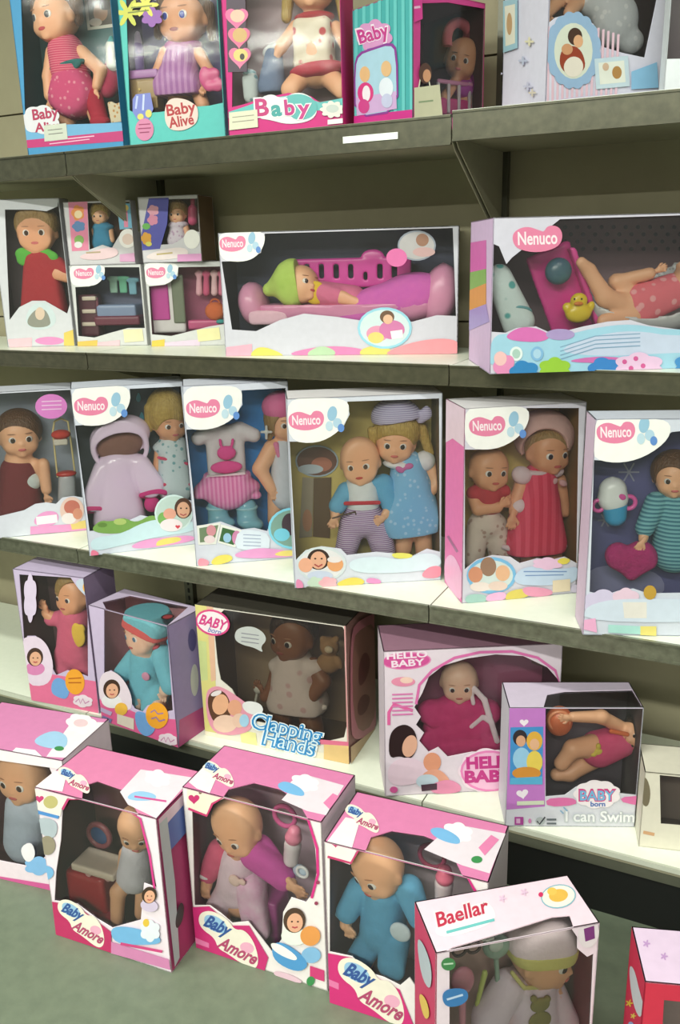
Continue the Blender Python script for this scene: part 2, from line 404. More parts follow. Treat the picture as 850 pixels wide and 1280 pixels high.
class Thing:
    def __init__(s, B, name, label, cat, group=None):
        s.B, s.name, s.label, s.cat, s.group = B, name, label, cat, group; s.parts = []
    def add(s, name, V, Fq, m, parent=None, label=None):
        s.parts.append([name, np.asarray(V), Fq, m, parent, label]); return len(s.parts)-1
    def sc(s, name, m, prims, k=4, res=40, parent=None, label=None, kind='cloth'):
        V, Q = sculpt(prims, k*s.B.s, res); return s.add(name, V, Q, asm(m, kind), parent, label)
    def ball(s, name, m, c, r, R=None, parent=None, label=None):
        V = BV*np.asarray(r)
        if R is not None: V = V @ R.T
        return s.add(name, V+c, BF, m, parent, label)
    def bx(s, name, m, x, y, d, hx, hy, hz, R=None, parent=None, kind='plastic'):
        V, Q = sculpt([('b', s.B.P(x, y, d), np.array([hx, hz, hy])*s.B.s, min(hx, hy, hz)*0.3*s.B.s, R)], 0, 26); return s.add(name, V, Q, asm(m, kind), parent)
    def head(s, x, y, d, r, yaw=0, pitch=0, roll=0, eye=(60, 40, 30), lip=(206, 104, 104), long=1.0, shut=False):
        B = s.B; R = rot(yaw, pitch, roll); c = B.P(x, y, d); u = r*B.s
        at = lambda a, b, e: c+R @ (np.array([a, b, e*long])*u)
        pr = [('e', at(0, .05, .14), np.array([1, 1.0, 1.0*long])*u, R), ('e', at(0, -.16, -.30), np.array([.86, .80, .74*long])*u, R),
              ('e', at(-.44, -.48, -.40), np.array([.36, .36, .34])*u, R), ('e', at(.44, -.48, -.40), np.array([.36, .36, .34])*u, R),
              ('e', at(0, -.96, -.27), np.array([.13, .15, .11])*u, R), ('e', at(0, -.70, -.80), np.array([.22, .2, .17])*u, R),
              ('e', at(0, -.86, -.52), np.array([.19, .1, .13])*u, R),
              ('e', at(-.97, .10, -.16), np.array([.10, .18, .24])*u, R), ('e', at(.97, .10, -.16), np.array([.10, .18, .24])*u, R)]
        s.hd = (c, R, u, at, long)
        s._face = (at, R, u, eye, lip, shut)
        return pr
    def face(s, parent):
        at, R, u, eye, lip, shut = s._face
        for sg in (-1, 1):
            if shut:
                s.ball('eyelid_line', mat((110, 70, 60), 'plastic'), at(sg*.38, -.90, -.08), np.array([.19, .05, .03])*u, R, parent); continue
            e = s.ball('eye', mat((238, 234, 232), 'eye'), at(sg*.38, -.83, -.04), np.array([.19, .10, .17])*u, R @ rot(sg*18), parent, 'white eye with coloured iris')
            s.ball('iris', mat(eye, 'eye'), at(sg*.375, -.905, -.05), np.array([.12, .05, .13])*u, R @ rot(sg*18), e)
            s.ball('eyebrow', mat((178, 128, 96), 'plastic'), at(sg*.40, -.90, .26), np.array([.2, .04, .026])*u, R @ rot(sg*18, 0, sg*-2), parent)
        s.ball('lips', mat(lip, 'skin'), at(0, -.955, -.53), np.array([.19, .06, .075])*u, R, parent, 'painted lips')
    def hand(s, m, x, y, d, ang, size, parent=None, side=1, name='hand'):   # ang: pointing direction in the picture, degrees (0 right, 90 up)
        B = s.B; c = B.P(x, y, d); u = size*B.s; a = math.radians(ang)
        X = np.array([math.cos(a), 0, math.sin(a)]); Y = np.array([-math.sin(a), 0, math.cos(a)])*side; Z = np.array([0, -1.0, 0])
        at = lambda p, q, t: c+(X*p+Y*q+Z*t)*u
        pr = [('e', at(.3, 0, 0), np.array([.42, .24, .36])*u, None), ('c', at(-.45, 0, -.05), at(.2, 0, 0), .24*u, .28*u)]
        for q, l in ((.27, .5), (.09, .6), (-.09, .56), (-.26, .42)):
            pr += [('c', at(.5, q, 0), at(.5+l*.6, q*1.25, .06), .105*u, .1*u), ('c', at(.5+l*.6, q*1.25, .06), at(.5+l, q*1.3, -.08), .1*u, .085*u)]
        pr += [('c', at(.15, .28, .05), at(.42, .52, .14), .12*u, .11*u), ('c', at(.42, .52, .14), at(.62, .55, .12), .11*u, .09*u)]
        V, Q = sculpt(pr, .08*u, 30); return s.add(name, V, Q, m, parent)
    def fit(s, V):                              # toys are pressed into the depth of their carton
        V = np.array(V, float); c = s.B.d/2; a = c-.0085; k = .55*a; y = V[:, 1]-c; m = np.abs(y)
        V[:, 1] = c+np.sign(y)*np.where(m > k, k+(a-k)*np.tanh(np.maximum(m-k, 0)/(a-k)), m)
        V[:, 0] = np.clip(V[:, 0], .004, s.B.w-.004); V[:, 2] = np.clip(V[:, 2], .004, s.B.h-.004)
        return V
    def done(s):
        for p in s.parts: p[1] = s.fit(p[1])
        allv = np.concatenate([p[1] for p in s.parts]); lo, hi = allv.min(0), allv.max(0)
        base = np.array([(lo[0]+hi[0])/2, (lo[1]+hi[1])/2, lo[2]])
        W = Matrix.Translation(s.B.o+s.B.M @ base) @ Matrix([list(r)+[0] for r in s.B.M]+[[0, 0, 0, 1]])
        if len(s.parts) > 1:
            root = bpy.data.objects.new(s.name, None); root.empty_display_size = 0.03; COL.objects.link(root)
        else: root = None
        objs = []
        for name, V, Fq, m, par, lab in s.parts:
            nm = name if root is not None else s.name
            V = V-base; p = root if par is None else objs[par]
            o = np_obj(nm, V, Fq, m, p) if isinstance(Fq, np.ndarray) else mesh_obj(nm, V, Fq, m, p, None, True)
            if lab: o['label'] = lab
            objs.append(o)
        if root is None: root = objs[0]
        root.matrix_world = W
        tag(root, s.label, s.cat, s.group); s.root = root
        return root

# ------------------------------------------------------------------ the shop: floor, walls, ceiling, shelving
WALL_Y = 0.37
tag(MB().box((-5, -6, -.06), (6, WALL_Y+.05, 0)).build('floor', [mat((116, 126, 106), 'floor', (92, 102, 86))]), kind='structure')
tag(MB().box((-5, -6.2, 3.0), (6, WALL_Y+.05, 3.06)).build('ceiling', [mat((190, 190, 180), 'wall')]), kind='structure')
tag(MB().box((-5, -6.2, 0), (6, -6.0, 3.0)).build('wall_front', [mat((120, 116, 104), 'wall')]), kind='structure')
wb = tag(MB().box((-5, WALL_Y+.012, 0), (6, WALL_Y+.05, 3.0)).build('wall_back', [mat((120, 116, 96), 'wall')]), kind='structure')
for i in (-1, 0, 1):
    for z0, z1 in ((.02, .60), (.605, 1.20), (1.205, 1.80), (1.805, 2.4)):
        MB().box((i+.004, WALL_Y, z0), (i+.996, WALL_Y+.012, z1)).build('back_panel', [mat((156, 149, 122), 'wall')], wb)
for n, y in enumerate((-1.5, -3.4, -5.3)):
    f = MB(); f.box((-1.2, y-.12, 2.945), (2.6, y+.12, 2.999)); f.box((-1.2, y-.12, 2.925), (2.6, y-.11, 2.945)); f.box((-1.2, y+.11, 2.925), (2.6, y+.12, 2.945))
    tag(f.build('ceiling_light', [mat((225, 228, 220), 'white')]), 'long white fluorescent batten on the ceiling, %s the shelf' % (('nearest to', 'second nearest to', 'farthest from')[n]), 'light', 'fluorescent ceiling battens')
STEEL = (158, 154, 130)
post = {}
for i in (-1, 0, 1, 2):
    r = MB(); r.box((i-.016, WALL_Y-.022, 0), (i+.016, WALL_Y-.001, 2.4))
    post[i] = tag(r.build('upright_post', [mat((84, 84, 70), 'metal')]), 'slotted grey steel shelf upright post, %s' % {-1: 'outside the picture on the left', 0: 'left one, behind the small stacked boxes', 1: 'right one, above the bath doll box', 2: 'outside the picture on the right'}[i], 'post', 'slotted shelf uprights')
    sl = MB()
    for k in range(88): sl.box((i-.003, WALL_Y-.0235, .05+.026*k), (i+.003, WALL_Y-.0215, .064+.026*k))
    tag(sl.build('slots', [mat((14, 14, 12), 'card')], post[i]), kind='stuff')
LEVELS = [(1.607, 0.0, .055, 'top'), (1.1405, 0.0, .044, 'second'), (.6334, -.1174, .040, 'third'), (.1637, -.158, .0, 'lowest')]
SIDE = {-1: 'left', 0: 'middle', 1: 'right'}
for z, yf, rh, nm in LEVELS:
    for i in (-1, 0, 1):
        dz = .006 if (nm == 'top' and i == 1) else 0.0
        root = bpy.data.objects.new('shelf', None); COL.objects.link(root); root.location = (i+.5, (yf+WALL_Y)/2, z+dz)
        tag(root, '%s shelf board of the %s bay, %s' % ({'top': 'grey steel', 'second': 'grey steel', 'third': 'white topped', 'lowest': 'white topped base'}[nm], SIDE[i], {'top': 'highest in view', 'second': 'second from the top', 'third': 'third from the top', 'lowest': 'just above the floor'}[nm]), 'shelf', 'shelf boards of the wall unit')
        x0, x1 = -.4985, .4985; a = yf-(yf+WALL_Y)/2; b = WALL_Y-.024-(yf+WALL_Y)/2
        bd = MB(); bd.box((x0, a+.004, -.022), (x1, b, -.002), 1); bd.box((x0, a+.004, -.002), (x1, b, 0), 0)
        bd.build('shelf_board', [mat((238, 242, 226), 'white', (226, 232, 214)), mat(STEEL, 'card')], root)
        if rh:
            top = .025 if nm == 'top' else .002
            rl = MB(); rl.box((x0, a-.003, top-rh), (x1, a+.003, top)); rl.box((x0, a-.006, top-rh), (x1, a-.003, top-rh+.004)); rl.box((x0, a-.006, top-.004), (x1, a-.003, top))
            rl.build('price_rail', [mat({'top': (98, 96, 78), 'second': (94, 90, 72), 'third': (124, 126, 108)}[nm], 'metal', (60, 60, 48))], root, )
            MB().box((x0, a-.0045, top-.0042), (x1, a-.0005, top+.0008)).build('rail_lip', [mat((226, 232, 220) if (nm in ('top', 'second') and i == 1) else (150, 152, 134), 'metal')], root)  # right bay: highlight along the upper rail edge painted as a whiter lip
        else:
            MB().box((x0, a-.002, -.012), (x1, a+.004, 0.0)).build('edge_strip', [mat((196, 200, 184), 'white')], root)
            MB().box((x0, a+.004, -.046), (x1, a+.02, -.022)).build('front_rail', [mat((104, 106, 92), 'metal')], root)
        if nm != 'lowest':
            for sx in (x0+.001, x1-.003):
                br = MB(); br.prism([(a+.01, -.022), (b, -.022), (b, -.19 if nm == 'top' else -.12), (b-.04, -.19 if nm == 'top' else -.12), (a+.03, -.04)], [], lambda u, v, t, sx=sx: (sx+t, u, v), .002)
                br.build('bracket', [mat((160, 156, 132), 'card')], root)
for i in (-1, 0, 1):
    p = MB(); p.box((i+.002, -.150, 0), (i+.998, -.138, .117))
    tag(p.build('plinth', [mat((16, 18, 17), 'card')]), 'black kick board closing the foot of the %s bay' % SIDE[i], 'kick board', 'kick boards under the base shelf')
lb = MB(); lb.box((.762, -.0052, 1.596), (.886, -.0044, 1.609))  # tube light reflected in the rail, painted as a thin white strip
tag(lb.build('painted_glint', [mat((248, 252, 244), 'print', (240, 246, 238))]), 'painted white lamp reflection on the rail of the highest shelf', 'painted reflection')

# ------------------------------------------------------------------ colours used on many cartons
WHT = (222, 220, 228); SK = (240, 184, 146); SK2 = (228, 168, 130); SKL = (242, 206, 182); PNK = (228, 120, 172); HOT = (208, 50, 128)
BLU = (110, 170, 210); YEL = (228, 206, 96); LIL = (206, 186, 226); GRN = (134, 186, 84)
SKIN = mat(SK, 'skin', (232, 174, 136)); SKIND = mat(SK2, 'skin', (218, 156, 118)); SKINL = mat(SKL, 'skin', (226, 176, 150))
BLOND = mat((206, 176, 96), 'hair', (150, 118, 52)); BROWN = mat((112, 74, 44), 'hair', (70, 44, 26)); SAND = mat((176, 142, 86), 'hair', (120, 92, 52))
S1, S2, S3, S4, S0 = 1.607, 1.1405, .6334, .1637, 0.0
def girl(cx, cy, s, hair=(70, 44, 34), top=(224, 190, 220), a=0):     # printed child: hair, face, shoulders
    return [(el(cx, cy+s*1.25, s*1.1, s*.75, a), top), (el(cx, cy-s*.08, s*.92, s*1.05, a), hair), (el(cx+s*.05, cy+s*.12, s*.66, s*.8, a), (226, 170, 140)),
            (el(cx-s*.2, cy+s*.02, s*.09, s*.07), (60, 40, 36)), (el(cx+s*.3, cy+s*.02, s*.09, s*.07), (60, 40, 36)), (ln((cx-s*.18, cy+s*.45), (cx+s*.05, cy+s*.53), (cx+s*.28, cy+s*.45), w=s*.12), (180, 70, 80))]
def babe(cx, cy, s, c=(226, 164, 124), top=(150, 196, 226)):           # printed doll
    return [(el(cx, cy+s*1.2, s*.95, s*.7), top), (el(cx, cy, s*.8, s*.85), c), (el(cx-s*.28, cy, s*.09, s*.09), (70, 44, 36)), (el(cx+s*.25, cy, s*.09, s*.09), (70, 44, 36)), (el(cx, cy+s*.4, s*.16, s*.08), (190, 80, 84))]
def nenuco(B, pts, hx, hy, hw, hh, a=0, blobs=True, face='f'):          # white tag, pink heart-shaped pill, lettering, blue splashes
    up = [(hx-hw*.5, hy+hh*.05), (hx-hw*.47, hy-hh*.28), (hx-hw*.22, hy-hh*.48), (hx+hw*.06, hy-hh*.30), (hx+hw*.12, hy-hh*.26), (hx+hw*.2, hy-hh*.5), (hx+hw*.42, hy-hh*.46), (hx+hw*.5, hy-hh*.1), (hx+hw*.4, hy+hh*.3), (hx, hy+hh*.5), (hx-hw*.4, hy+hh*.36)]
    it = []
    if pts is not None: it.append((pts, (240, 238, 236)))
    it.append((sm(*up), (226, 128, 164)))
    it.append((tx('Nenuco', hx-hw*.38, hy+hh*.2, hx+hw*.38, hy+hh*.16, hh*.46, .02), (246, 228, 236)))
    if blobs:
        x = hx+hw*.72
        it += [(el(x-hw*.02, hy-hh*.35, hw*.13, hh*.36, 10), (150, 190, 216)), (el(x+hw*.12, hy+hh*.1, hw*.12, hh*.24), (176, 206, 226)), (el(x-hw*.1, hy+hh*.25, hw*.1, hh*.24), (190, 214, 228)), (el(x+hw*.22, hy+hh*.34, hw*.09, hh*.2), (96, 140, 206))]
    return B.art('header_tag', it, face)
def blobs(B, items, name='bottom_print', face='f', label=None): return B.art(name, items, face, label=label)

# ================================================================== TOP SHELF
# --- A1: blue and magenta box, curly doll in a pink dress
B = Carton('blue and magenta box of the curly haired doll, far left of the top shelf', -.143, .02, 12, .27, .40, .115, S1, (70, 150, 200), (44, 70, 74), back=(46, 74, 76),
           holes={'f': [[(20, -60), (142, -60), (158, 152), (110, 156), (20, 158)]]})
blobs(B, [([(20, 158), (160, 153), (161, 165), (20, 176)], (110, 172, 214)), ([(20, 176), (161, 163), (161, 176), (20, 186)], (196, 50, 120)), (ln((62, 176), (118, 170), w=1.4), (236, 190, 214)), (ln((62, 180), (112, 174), w=1.2), (236, 190, 214))], 'base_band')
B.art('logo_cloud', [(cloud(26, 131, 76, 168), WHT), (tx('Baby', 42, 150, 73, 146, 13, .03), (176, 46, 86)), (tx('Alive', 45, 165, 76, 162, 11, .03), (176, 46, 86))])
B.art('price_sticker', [([(55, 157), (83, 154), (85, 174), (56, 177)], (206, 210, 196)), (ln((60, 163), (78, 161), w=1), (120, 120, 116)), (ln((61, 168), (79, 166), w=1), (120, 120, 116))])
B.art('photo_card', [([(105, -4), (148, -8), (150, 33), (110, 38)], (226, 224, 214)), ([(109, 0), (145, -4), (147, 29), (113, 34)], (92, 82, 70)), (el(126, 16, 9, 11), (196, 150, 120)), (el(132, 6, 8, 7), (70, 52, 40)), (el(120, 28, 8, 5), (214, 200, 190))], 'k')
t = Thing(B, 'doll', 'curly haired doll in a pink striped dress with a teal sash, top shelf', 'doll', 'dolls in boxes')
hp = t.head(70, 22, .05, 29, -24, 0, -6, (60, 60, 70), (196, 70, 80))
b = t.sc('body', SKIN, hp+[B.C(80, 55, .06, 84, 75, .06, 9), B.C(85, 70, .06, 90, 116, .06, 14, 18), B.C(102, 66, .05, 126, 88, .045, 9, 8), B.C(126, 88, .045, 121, 108, .035, 8, 6), B.C(66, 66, .05, 61, 96, .045, 9, 8), B.C(61, 96, .045, 62, 120, .035, 8, 7), B.C(86, 120, .06, 84, 154, .055, 13, 11), B.C(112, 120, .06, 122, 150, .05, 12, 10)], 3, 64)
t.face(b)
t.hand(SKIN, 120, 114, .032, -110, 11, b); t.hand(SKIN, 62, 127, .032, -80, 10, b, -1)
t.sc('dress', mat((206, 70, 110), 'hstripes', (226, 130, 150), 60), [B.C(83, 66, .056, 88, 86, .056, 23, 25)], 3, 34)
t.sc('skirt', mat((206, 84, 130), 'dots', (226, 150, 170), 70), [B.C(88, 88, .058, 92, 116, .05, 21, 32), B.E(94, 124, .055, 38, 12, 22, -6)], 5, 36)
t.sc('sash', (44, 120, 120), [B.E(90, 83, .055, 29, 5, 25, -8), B.E(78, 84, .024, 9, 5, 4, 20), B.E(94, 81, .024, 9, 5, 4, -20)], 2, 34)
t.sc('boot', (178, 34, 62), [B.C(117, 122, .045, 124, 146, .04, 12, 11), B.E(125, 152, .025, 13, 7, 16)], 4, 26)
t.sc('hair', BROWN, [B.E(70, 14, .06, 31, 25, 29), ('-', B.E(65, 30, .0, 25, 24, 30)), B.E(47, 6, .05, 9, 10, 9), B.E(61, -3, .035, 10, 9, 9), B.E(80, -5, .035, 11, 9, 9), B.E(95, 5, .045, 9, 12, 9), B.E(98, 22, .055, 6, 10, 8)], 4, 40, kind='hair')
t.done()
t = Thing(B, 'baby_bottle', 'small pale bottle beside the curly doll on the top shelf', 'bottle')
t.sc('bottle', (196, 206, 196), [B.C(139, 58, .05, 141, 80, .05, 7, 8)], 2, 20, kind='plastic'); t.sc('bottle_cap', (70, 170, 170), [B.C(139, 48, .05, 139, 55, .05, 3, 6)], 2, 18, kind='plastic'); t.done()
t = Thing(B, 'toy_bag', 'crimson play bag behind the curly doll on the top shelf', 'bag')
t.sc('bag', (178, 50, 86), [B.E(139, 98, .07, 14, 17, 12), B.E(134, 112, .06, 12, 10, 10)], 4, 24); t.sc('handle', (150, 40, 76), [B.T(140, 82, .07, 8, 1.6)], 0, 22); t.done()
t = Thing(B, 'toy_bib', 'cream printed bib standing at the curly doll box base', 'bib')
t.sc('bib', mat((226, 214, 186), 'dots', (206, 150, 90), 90), [B.X(147, 140, .03, 11, 13, 3, 2, -6), ('-', B.E(146, 122, .03, 8, 7, 8))], 2, 26); t.done()

# --- A2: turquoise box, doll in lilac
B = Carton('turquoise doll box with a doll in a lilac dress, second on the top shelf', .185, .02, 12, .244, .39, .115, S1, (92, 196, 190), (54, 44, 78), back=(60, 52, 92),
           holes={'f': [[(154, -60), (280, -60), (284, 128), (262, 132), (236, 134), (200, 140), (170, 142), (162, 138)]]})
B.art('flower_sticker', [(cloud(176, 8, 204, 34, 6, .3), (150, 92, 178)), (flower(160, 16, 19, 6), (206, 206, 80)), (flower(182, 6, 17, 6), (226, 220, 96)), (ln((164, 10), (190, 7), w=1.6), (120, 130, 60)), (ln((160, 16), (186, 13), w=1.6), (120, 130, 60))])
B.art('toothbrush_print', [([(166, 124), (170, 118), (188, 116), (192, 136), (186, 150), (172, 150), (166, 140)], (120, 130, 206)), (ln((172, 120), (170, 136), w=2.4), (190, 200, 240)), (ln((180, 118), (179, 138), w=2.4), (200, 210, 244)), (el(186, 142, 4, 5), (220, 210, 110)), (el(176, 146, 4, 4), (220, 210, 110))])
B.art('round_note', [(el(181, 162, 11.5, 14), (214, 130, 170)), (ln((174, 156), (188, 155), w=1.3), (150, 50, 96)), (ln((173, 161), (189, 160), w=1.3), (150, 50, 96)), (ln((175, 166), (187, 165), w=1.3), (150, 50, 96))])
B.art('logo_badge', [(sm((207, 130), (216, 122), (232, 124), (240, 128), (248, 134), (248, 152), (238, 160), (226, 164), (212, 162), (206, 150)), (236, 208, 200)), (tx('Baby', 210, 145, 245, 140, 14, .025), (176, 40, 50)), (tx('Alive', 213, 160, 243, 155, 13, .025), (176, 40, 50))])
t = Thing(B, 'doll', 'brown haired doll in a lilac dress, inside the turquoise box on the top shelf', 'doll', 'dolls in boxes')
hp = t.head(230, 22, .05, 32, -10, 0, 0, (60, 80, 180), (150, 70, 70))
b = t.sc('body', SKIND, hp+[B.C(230, 55, .06, 228, 75, .06, 9), B.C(228, 72, .06, 226, 110, .06, 15, 18), B.C(207, 66, .055, 196, 92, .04, 8, 7), B.C(248, 66, .055, 262, 90, .04, 8, 7), B.C(262, 90, .04, 256, 104, .03, 7, 6), B.C(220, 110, .055, 218, 136, .05, 10, 9), B.C(246, 110, .055, 254, 132, .045, 10, 9)], 3, 60)
t.face(b); t.hand(SKIND, 255, 108, .028, -120, 10, b)
t.sc('dress', mat((190, 140, 190), 'stripes', (168, 112, 172), 22), [B.C(228, 66, .055, 226, 84, .055, 20, 22), B.C(226, 84, .055, 224, 108, .045, 24, 34), ('h', B.P(224, 121, .05), np.array([0.0, 0, -1]))], 4, 40)
t.sc('collar', (196, 120, 176), [B.E(229, 57, .052, 25, 8, 18)], 3, 28)
t.sc('hair', BROWN, [B.E(230, 12, .058, 35, 32, 31), ('-', B.E(228, 32, .0, 27, 28, 32)), B.C(200, 10, .05, 198, 44, .06, 8, 6), B.C(261, 10, .05, 265, 46, .06, 8, 6)], 4, 40, kind='hair'); t.done()
t = Thing(B, 'toy_potty_cabinet', 'tan toy cabinet with a purple lid in the turquoise box', 'toy cabinet')
t.bx('cabinet', (150, 120, 74), 182, 118, .045, 20, 22, 14); t.bx('lid', (176, 120, 184), 182, 95, .042, 23, 5, 17); t.bx('cabinet_door', (170, 140, 88), 184, 118, .02, 14, 17, 1.5)
t.ball('knob', mat((220, 190, 120), 'plastic'), B.P(174, 112, .016), np.array([2, 2, 2])*B.s); t.done()
t = Thing(B, 'toy_spoon_set', 'pink flower shaped toy held at the right of the lilac doll', 'toy')
t.sc('toy', (224, 92, 150), [B.E(256, 96, .018, 8, 12, 6), B.E(266, 92, .018, 9, 7, 6), B.E(272, 106, .02, 9, 8, 6), B.E(262, 108, .018, 8, 6, 6)], 3, 26, kind='plastic'); t.done()
t = Thing(B, 'toy_bottle', 'slim lilac toy bottle in the turquoise box', 'bottle')
t.sc('bottle', (128, 96, 180), [B.C(172, 60, .07, 172, 84, .07, 8, 9)], 2, 20, kind='plastic'); t.sc('bottle_teat', (196, 176, 220), [B.C(172, 42, .07, 172, 52, .07, 3, 6)], 2, 18, kind='plastic'); t.done()

# --- A3: magenta box with a sitting doll
B = Carton('magenta doll box with a doll in a cherry print dress, third on the top shelf', .465, .02, 12, .266, .37, .115, S1, (212, 44, 132), (120, 100, 108), back=(128, 110, 116),
           holes={'f': [[(304, -60), (430, -60), (432, 124), (400, 128), (388, 120), (360, 116), (324, 124), (306, 130), (290, 134), (290, -60)]]})
B.art('teal_wave', [([(286, 140), (310, 132), (330, 124), (370, 118), (400, 128), (436, 122), (436, 134), (400, 138), (320, 144), (286, 148)], (96, 186, 186))])
B.art('photo_heart', [(ln((293, -60), (297, 90), w=24), (70, 50, 70)), (heart(296, 22, 29, 27, 0), (230, 110, 160)), (el(297, 20, 9, 8), (236, 190, 170)), (heart(299, 46, 28, 27), (226, 110, 150)), (el(300, 44, 9, 9), (210, 170, 110)), (heart(300, 71, 28, 27), (224, 120, 160)), (el(301, 69, 9, 8), (220, 200, 120)), (el(303, 71, 3, 4), (60, 50, 50))])
B.art('logo_lettering', [(sm((318, 128), (338, 116), (352, 124), (372, 114), (392, 122), (398, 140), (388, 152), (360, 156), (338, 150), (322, 148)), (230, 236, 236)), (sm((352, 122), (374, 116), (394, 124), (398, 138), (386, 150), (364, 150)), (92, 180, 180)),
    (tx('B', 320, 146, 337, 145, 23, .05), (240, 240, 240)), (tx('B', 321, 145, 336, 144, 21, .03), (196, 40, 120)), (tx('a', 340, 146, 353, 145, 20, .07), (240, 240, 240)), (tx('a', 341, 145, 352, 144, 19, .04), (60, 160, 160)), (tx('b', 357, 144, 369, 143, 20, .06), (240, 240, 240)), (tx('b', 357.5, 144, 368.5, 143, 19, .03), (196, 40, 130)), (tx('y', 373, 143, 388, 142, 18, .06), (240, 240, 240)), (tx('y', 374, 143, 387, 142, 17, .03), (200, 46, 136))])
B.art('price_sticker', [([(287, 141), (322, 137), (323, 159), (287, 163)], (222, 220, 196)), (ln((291, 147), (318, 144), w=1), (150, 146, 130)), (ln((291, 153), (318, 150), w=1), (150, 146, 130))])
B.art('white_doily', [(cloud(400, 126, 432, 148, 9, .25), (226, 224, 216)), (el(416, 136, 8, 5), (196, 206, 200))]); B.art('small_tag', [([(410, 150), (430, 148), (430, 154), (410, 156)], (238, 236, 236))])
t = Thing(B, 'doll', 'blond doll sitting in a white cherry print dress with a red hem', 'doll', 'dolls in boxes')
hp = t.head(392, -22, .055, 33, 0, 0, 0)
b = t.sc('body', SKIN, hp+[B.C(393, 10, .06, 393, 30, .06, 10), B.C(393, 32, .06, 396, 84, .062, 20, 26), B.C(370, 34, .055, 352, 58, .04, 9, 8), B.C(352, 58, .04, 345, 70, .035, 8, 6), B.C(420, 34, .055, 434, 62, .05, 8, 7), B.C(382, 92, .06, 362, 112, .02, 14, 12), B.C(410, 94, .06, 428, 112, .02, 14, 12)], 3, 60)
t.face(b); t.hand(SKIN, 342, 74, .03, -130, 10, b)
t.sc('dress', mat((226, 216, 198), 'dots', (190, 60, 66), 34), [B.X(393, 56, .055, 25, 30, 19, 8), B.E(393, 78, .055, 29, 12, 22)], 4, 38)
t.sc('skirt_hem', (190, 48, 72), [B.E(397, 88, .05, 38, 11, 26, -4)], 3, 34); t.sc('neck_ruffle', (176, 40, 52), [B.E(393, 22, .055, 27, 7, 18)], 2, 30)
t.sc('hair', BLOND, [B.E(392, -30, .06, 36, 34, 33), ('-', B.E(392, -14, .0, 28, 30, 32)), B.C(362, -20, .06, 358, 22, .055, 9, 7), B.C(424, -20, .06, 430, 26, .055, 9, 6)], 4, 40, kind='hair'); t.done()
t = Thing(B, 'doll_smock', 'grey blue doll smock with a white collar beside the cherry dress doll', 'clothing')
t.sc('smock', (116, 132, 164), [B.C(342, 70, .045, 340, 108, .045, 12, 19), ('h', B.P(340, 117, .045), np.array([0.0, 0, -1]))], 4, 30); t.sc('collar', (214, 216, 220), [B.E(344, 62, .045, 18, 9, 9, -15)], 3, 24); t.done()
t = Thing(B, 'toy_cup', 'small pale cup printed with a bear, left foot of the magenta box', 'cup')
t.sc('cup', mat((196, 204, 206), 'dots', (110, 150, 160), 60), [B.C(313, 100, .03, 314, 120, .03, 11, 10)], 2, 24, kind='plastic'); t.sc('cup_lid', (150, 196, 206), [B.E(312, 92, .03, 9, 5, 9)], 1, 20, kind='plastic'); t.done()

# --- A4: turquoise striped box turned on its corner
B = Carton('turquoise striped doll box turned on its corner, fourth on the top shelf', .909, .02, 64, .205, .262, .19, S1, (214, 70, 140), (70, 50, 52), sides={'l': (70, 168, 170), 'f': (206, 66, 140)}, back=(62, 44, 46),
           holes={'f': [[(526, 4), (560, 3), (700, 30), (700, 152), (524, 152)]]})
B.art('side_stripe', [([(442+i*10, -60), (446+i*10, -60), (447+i*10, 160), (443+i*10, 160)], (104, 196, 196)) for i in range(8)]+[([(430, 148), (520, 136), (520, 175), (430, 175)], (206, 50, 140))], 'l')
B.art('logo_cloud', [(cloud(446, 24, 492, 66, 7, .2, -12), (214, 150, 200)), (tx('Baby', 450, 55, 488, 45, 19, .05), (240, 226, 240)), (tx('Baby', 451, 54.5, 487, 45, 17, .025), (196, 60, 140)), (ln((460, 62), (482, 57), w=1.6), (90, 110, 180))], 'l')
B.art('arch_picture', [(sm((444, 148), (443, 84), (448, 66), (466, 60), (490, 52), (498, 62), (499, 140), it=1), (140, 60, 150)), (sm((446, 146), (445, 84), (450, 69), (466, 63), (488, 56), (495.5, 64), (497, 137), it=1), (170, 206, 226)), ([(446, 122), (496, 114), (497, 136), (447, 145)], (206, 170, 216)),
    (el(457, 93, 6.5, 10), (226, 180, 130)), (el(458, 116, 10, 13), (214, 60, 130)), (el(459, 117, 5, 10), (240, 232, 240)), (el(456, 133, 7, 9), (206, 70, 140)), (el(484, 86, 6.5, 10), (226, 184, 136)), (el(484, 110, 9, 13), (226, 232, 244)), (el(485, 126, 7, 9), (196, 200, 230))], 'l')
B.art('corner_heading', [([(513, -20), (526, -22), (527, 24), (514, 28)], (220, 60, 150)), (ln((516, 10), (524, 9), w=3), (240, 190, 220))])
B.art('shopping_bag_print', [([(516, 110), (548, 106), (552, 146), (516, 150)], (222, 220, 186)), (ln((522, 110), (524, 98), (534, 98), (536, 108), w=1.6), (236, 232, 206)), (ln((522, 128), (540, 126), w=2), (150, 170, 130)), (el(530, 92, 8, 13), (86, 54, 40)), (el(532, 95, 5, 8), (220, 160, 120))])
t = Thing(B, 'doll', 'doll with a pink hair band lying in the turquoise striped box', 'doll', 'dolls in boxes')
hp = t.head(578, 75, .05, 20, -52, 5, 14, (70, 44, 34))
b = t.sc('body', SKIND, hp+[B.C(584, 92, .06, 578, 130, .06, 12, 16), B.C(570, 100, .05, 556, 122, .04, 6)], 3, 46); t.face(b)
t.sc('hair_band', (214, 110, 124), [B.T(574, 52, .05, 19, 5.5, 12), ('h', B.P(574, 60, .05), np.array([0.0, 0, -1]))], 1, 36)
t.sc('blanket', (190, 86, 180), [B.E(600, 108, .04, 20, 14, 10), B.E(580, 112, .045, 16, 10, 10)], 4, 30); t.done()
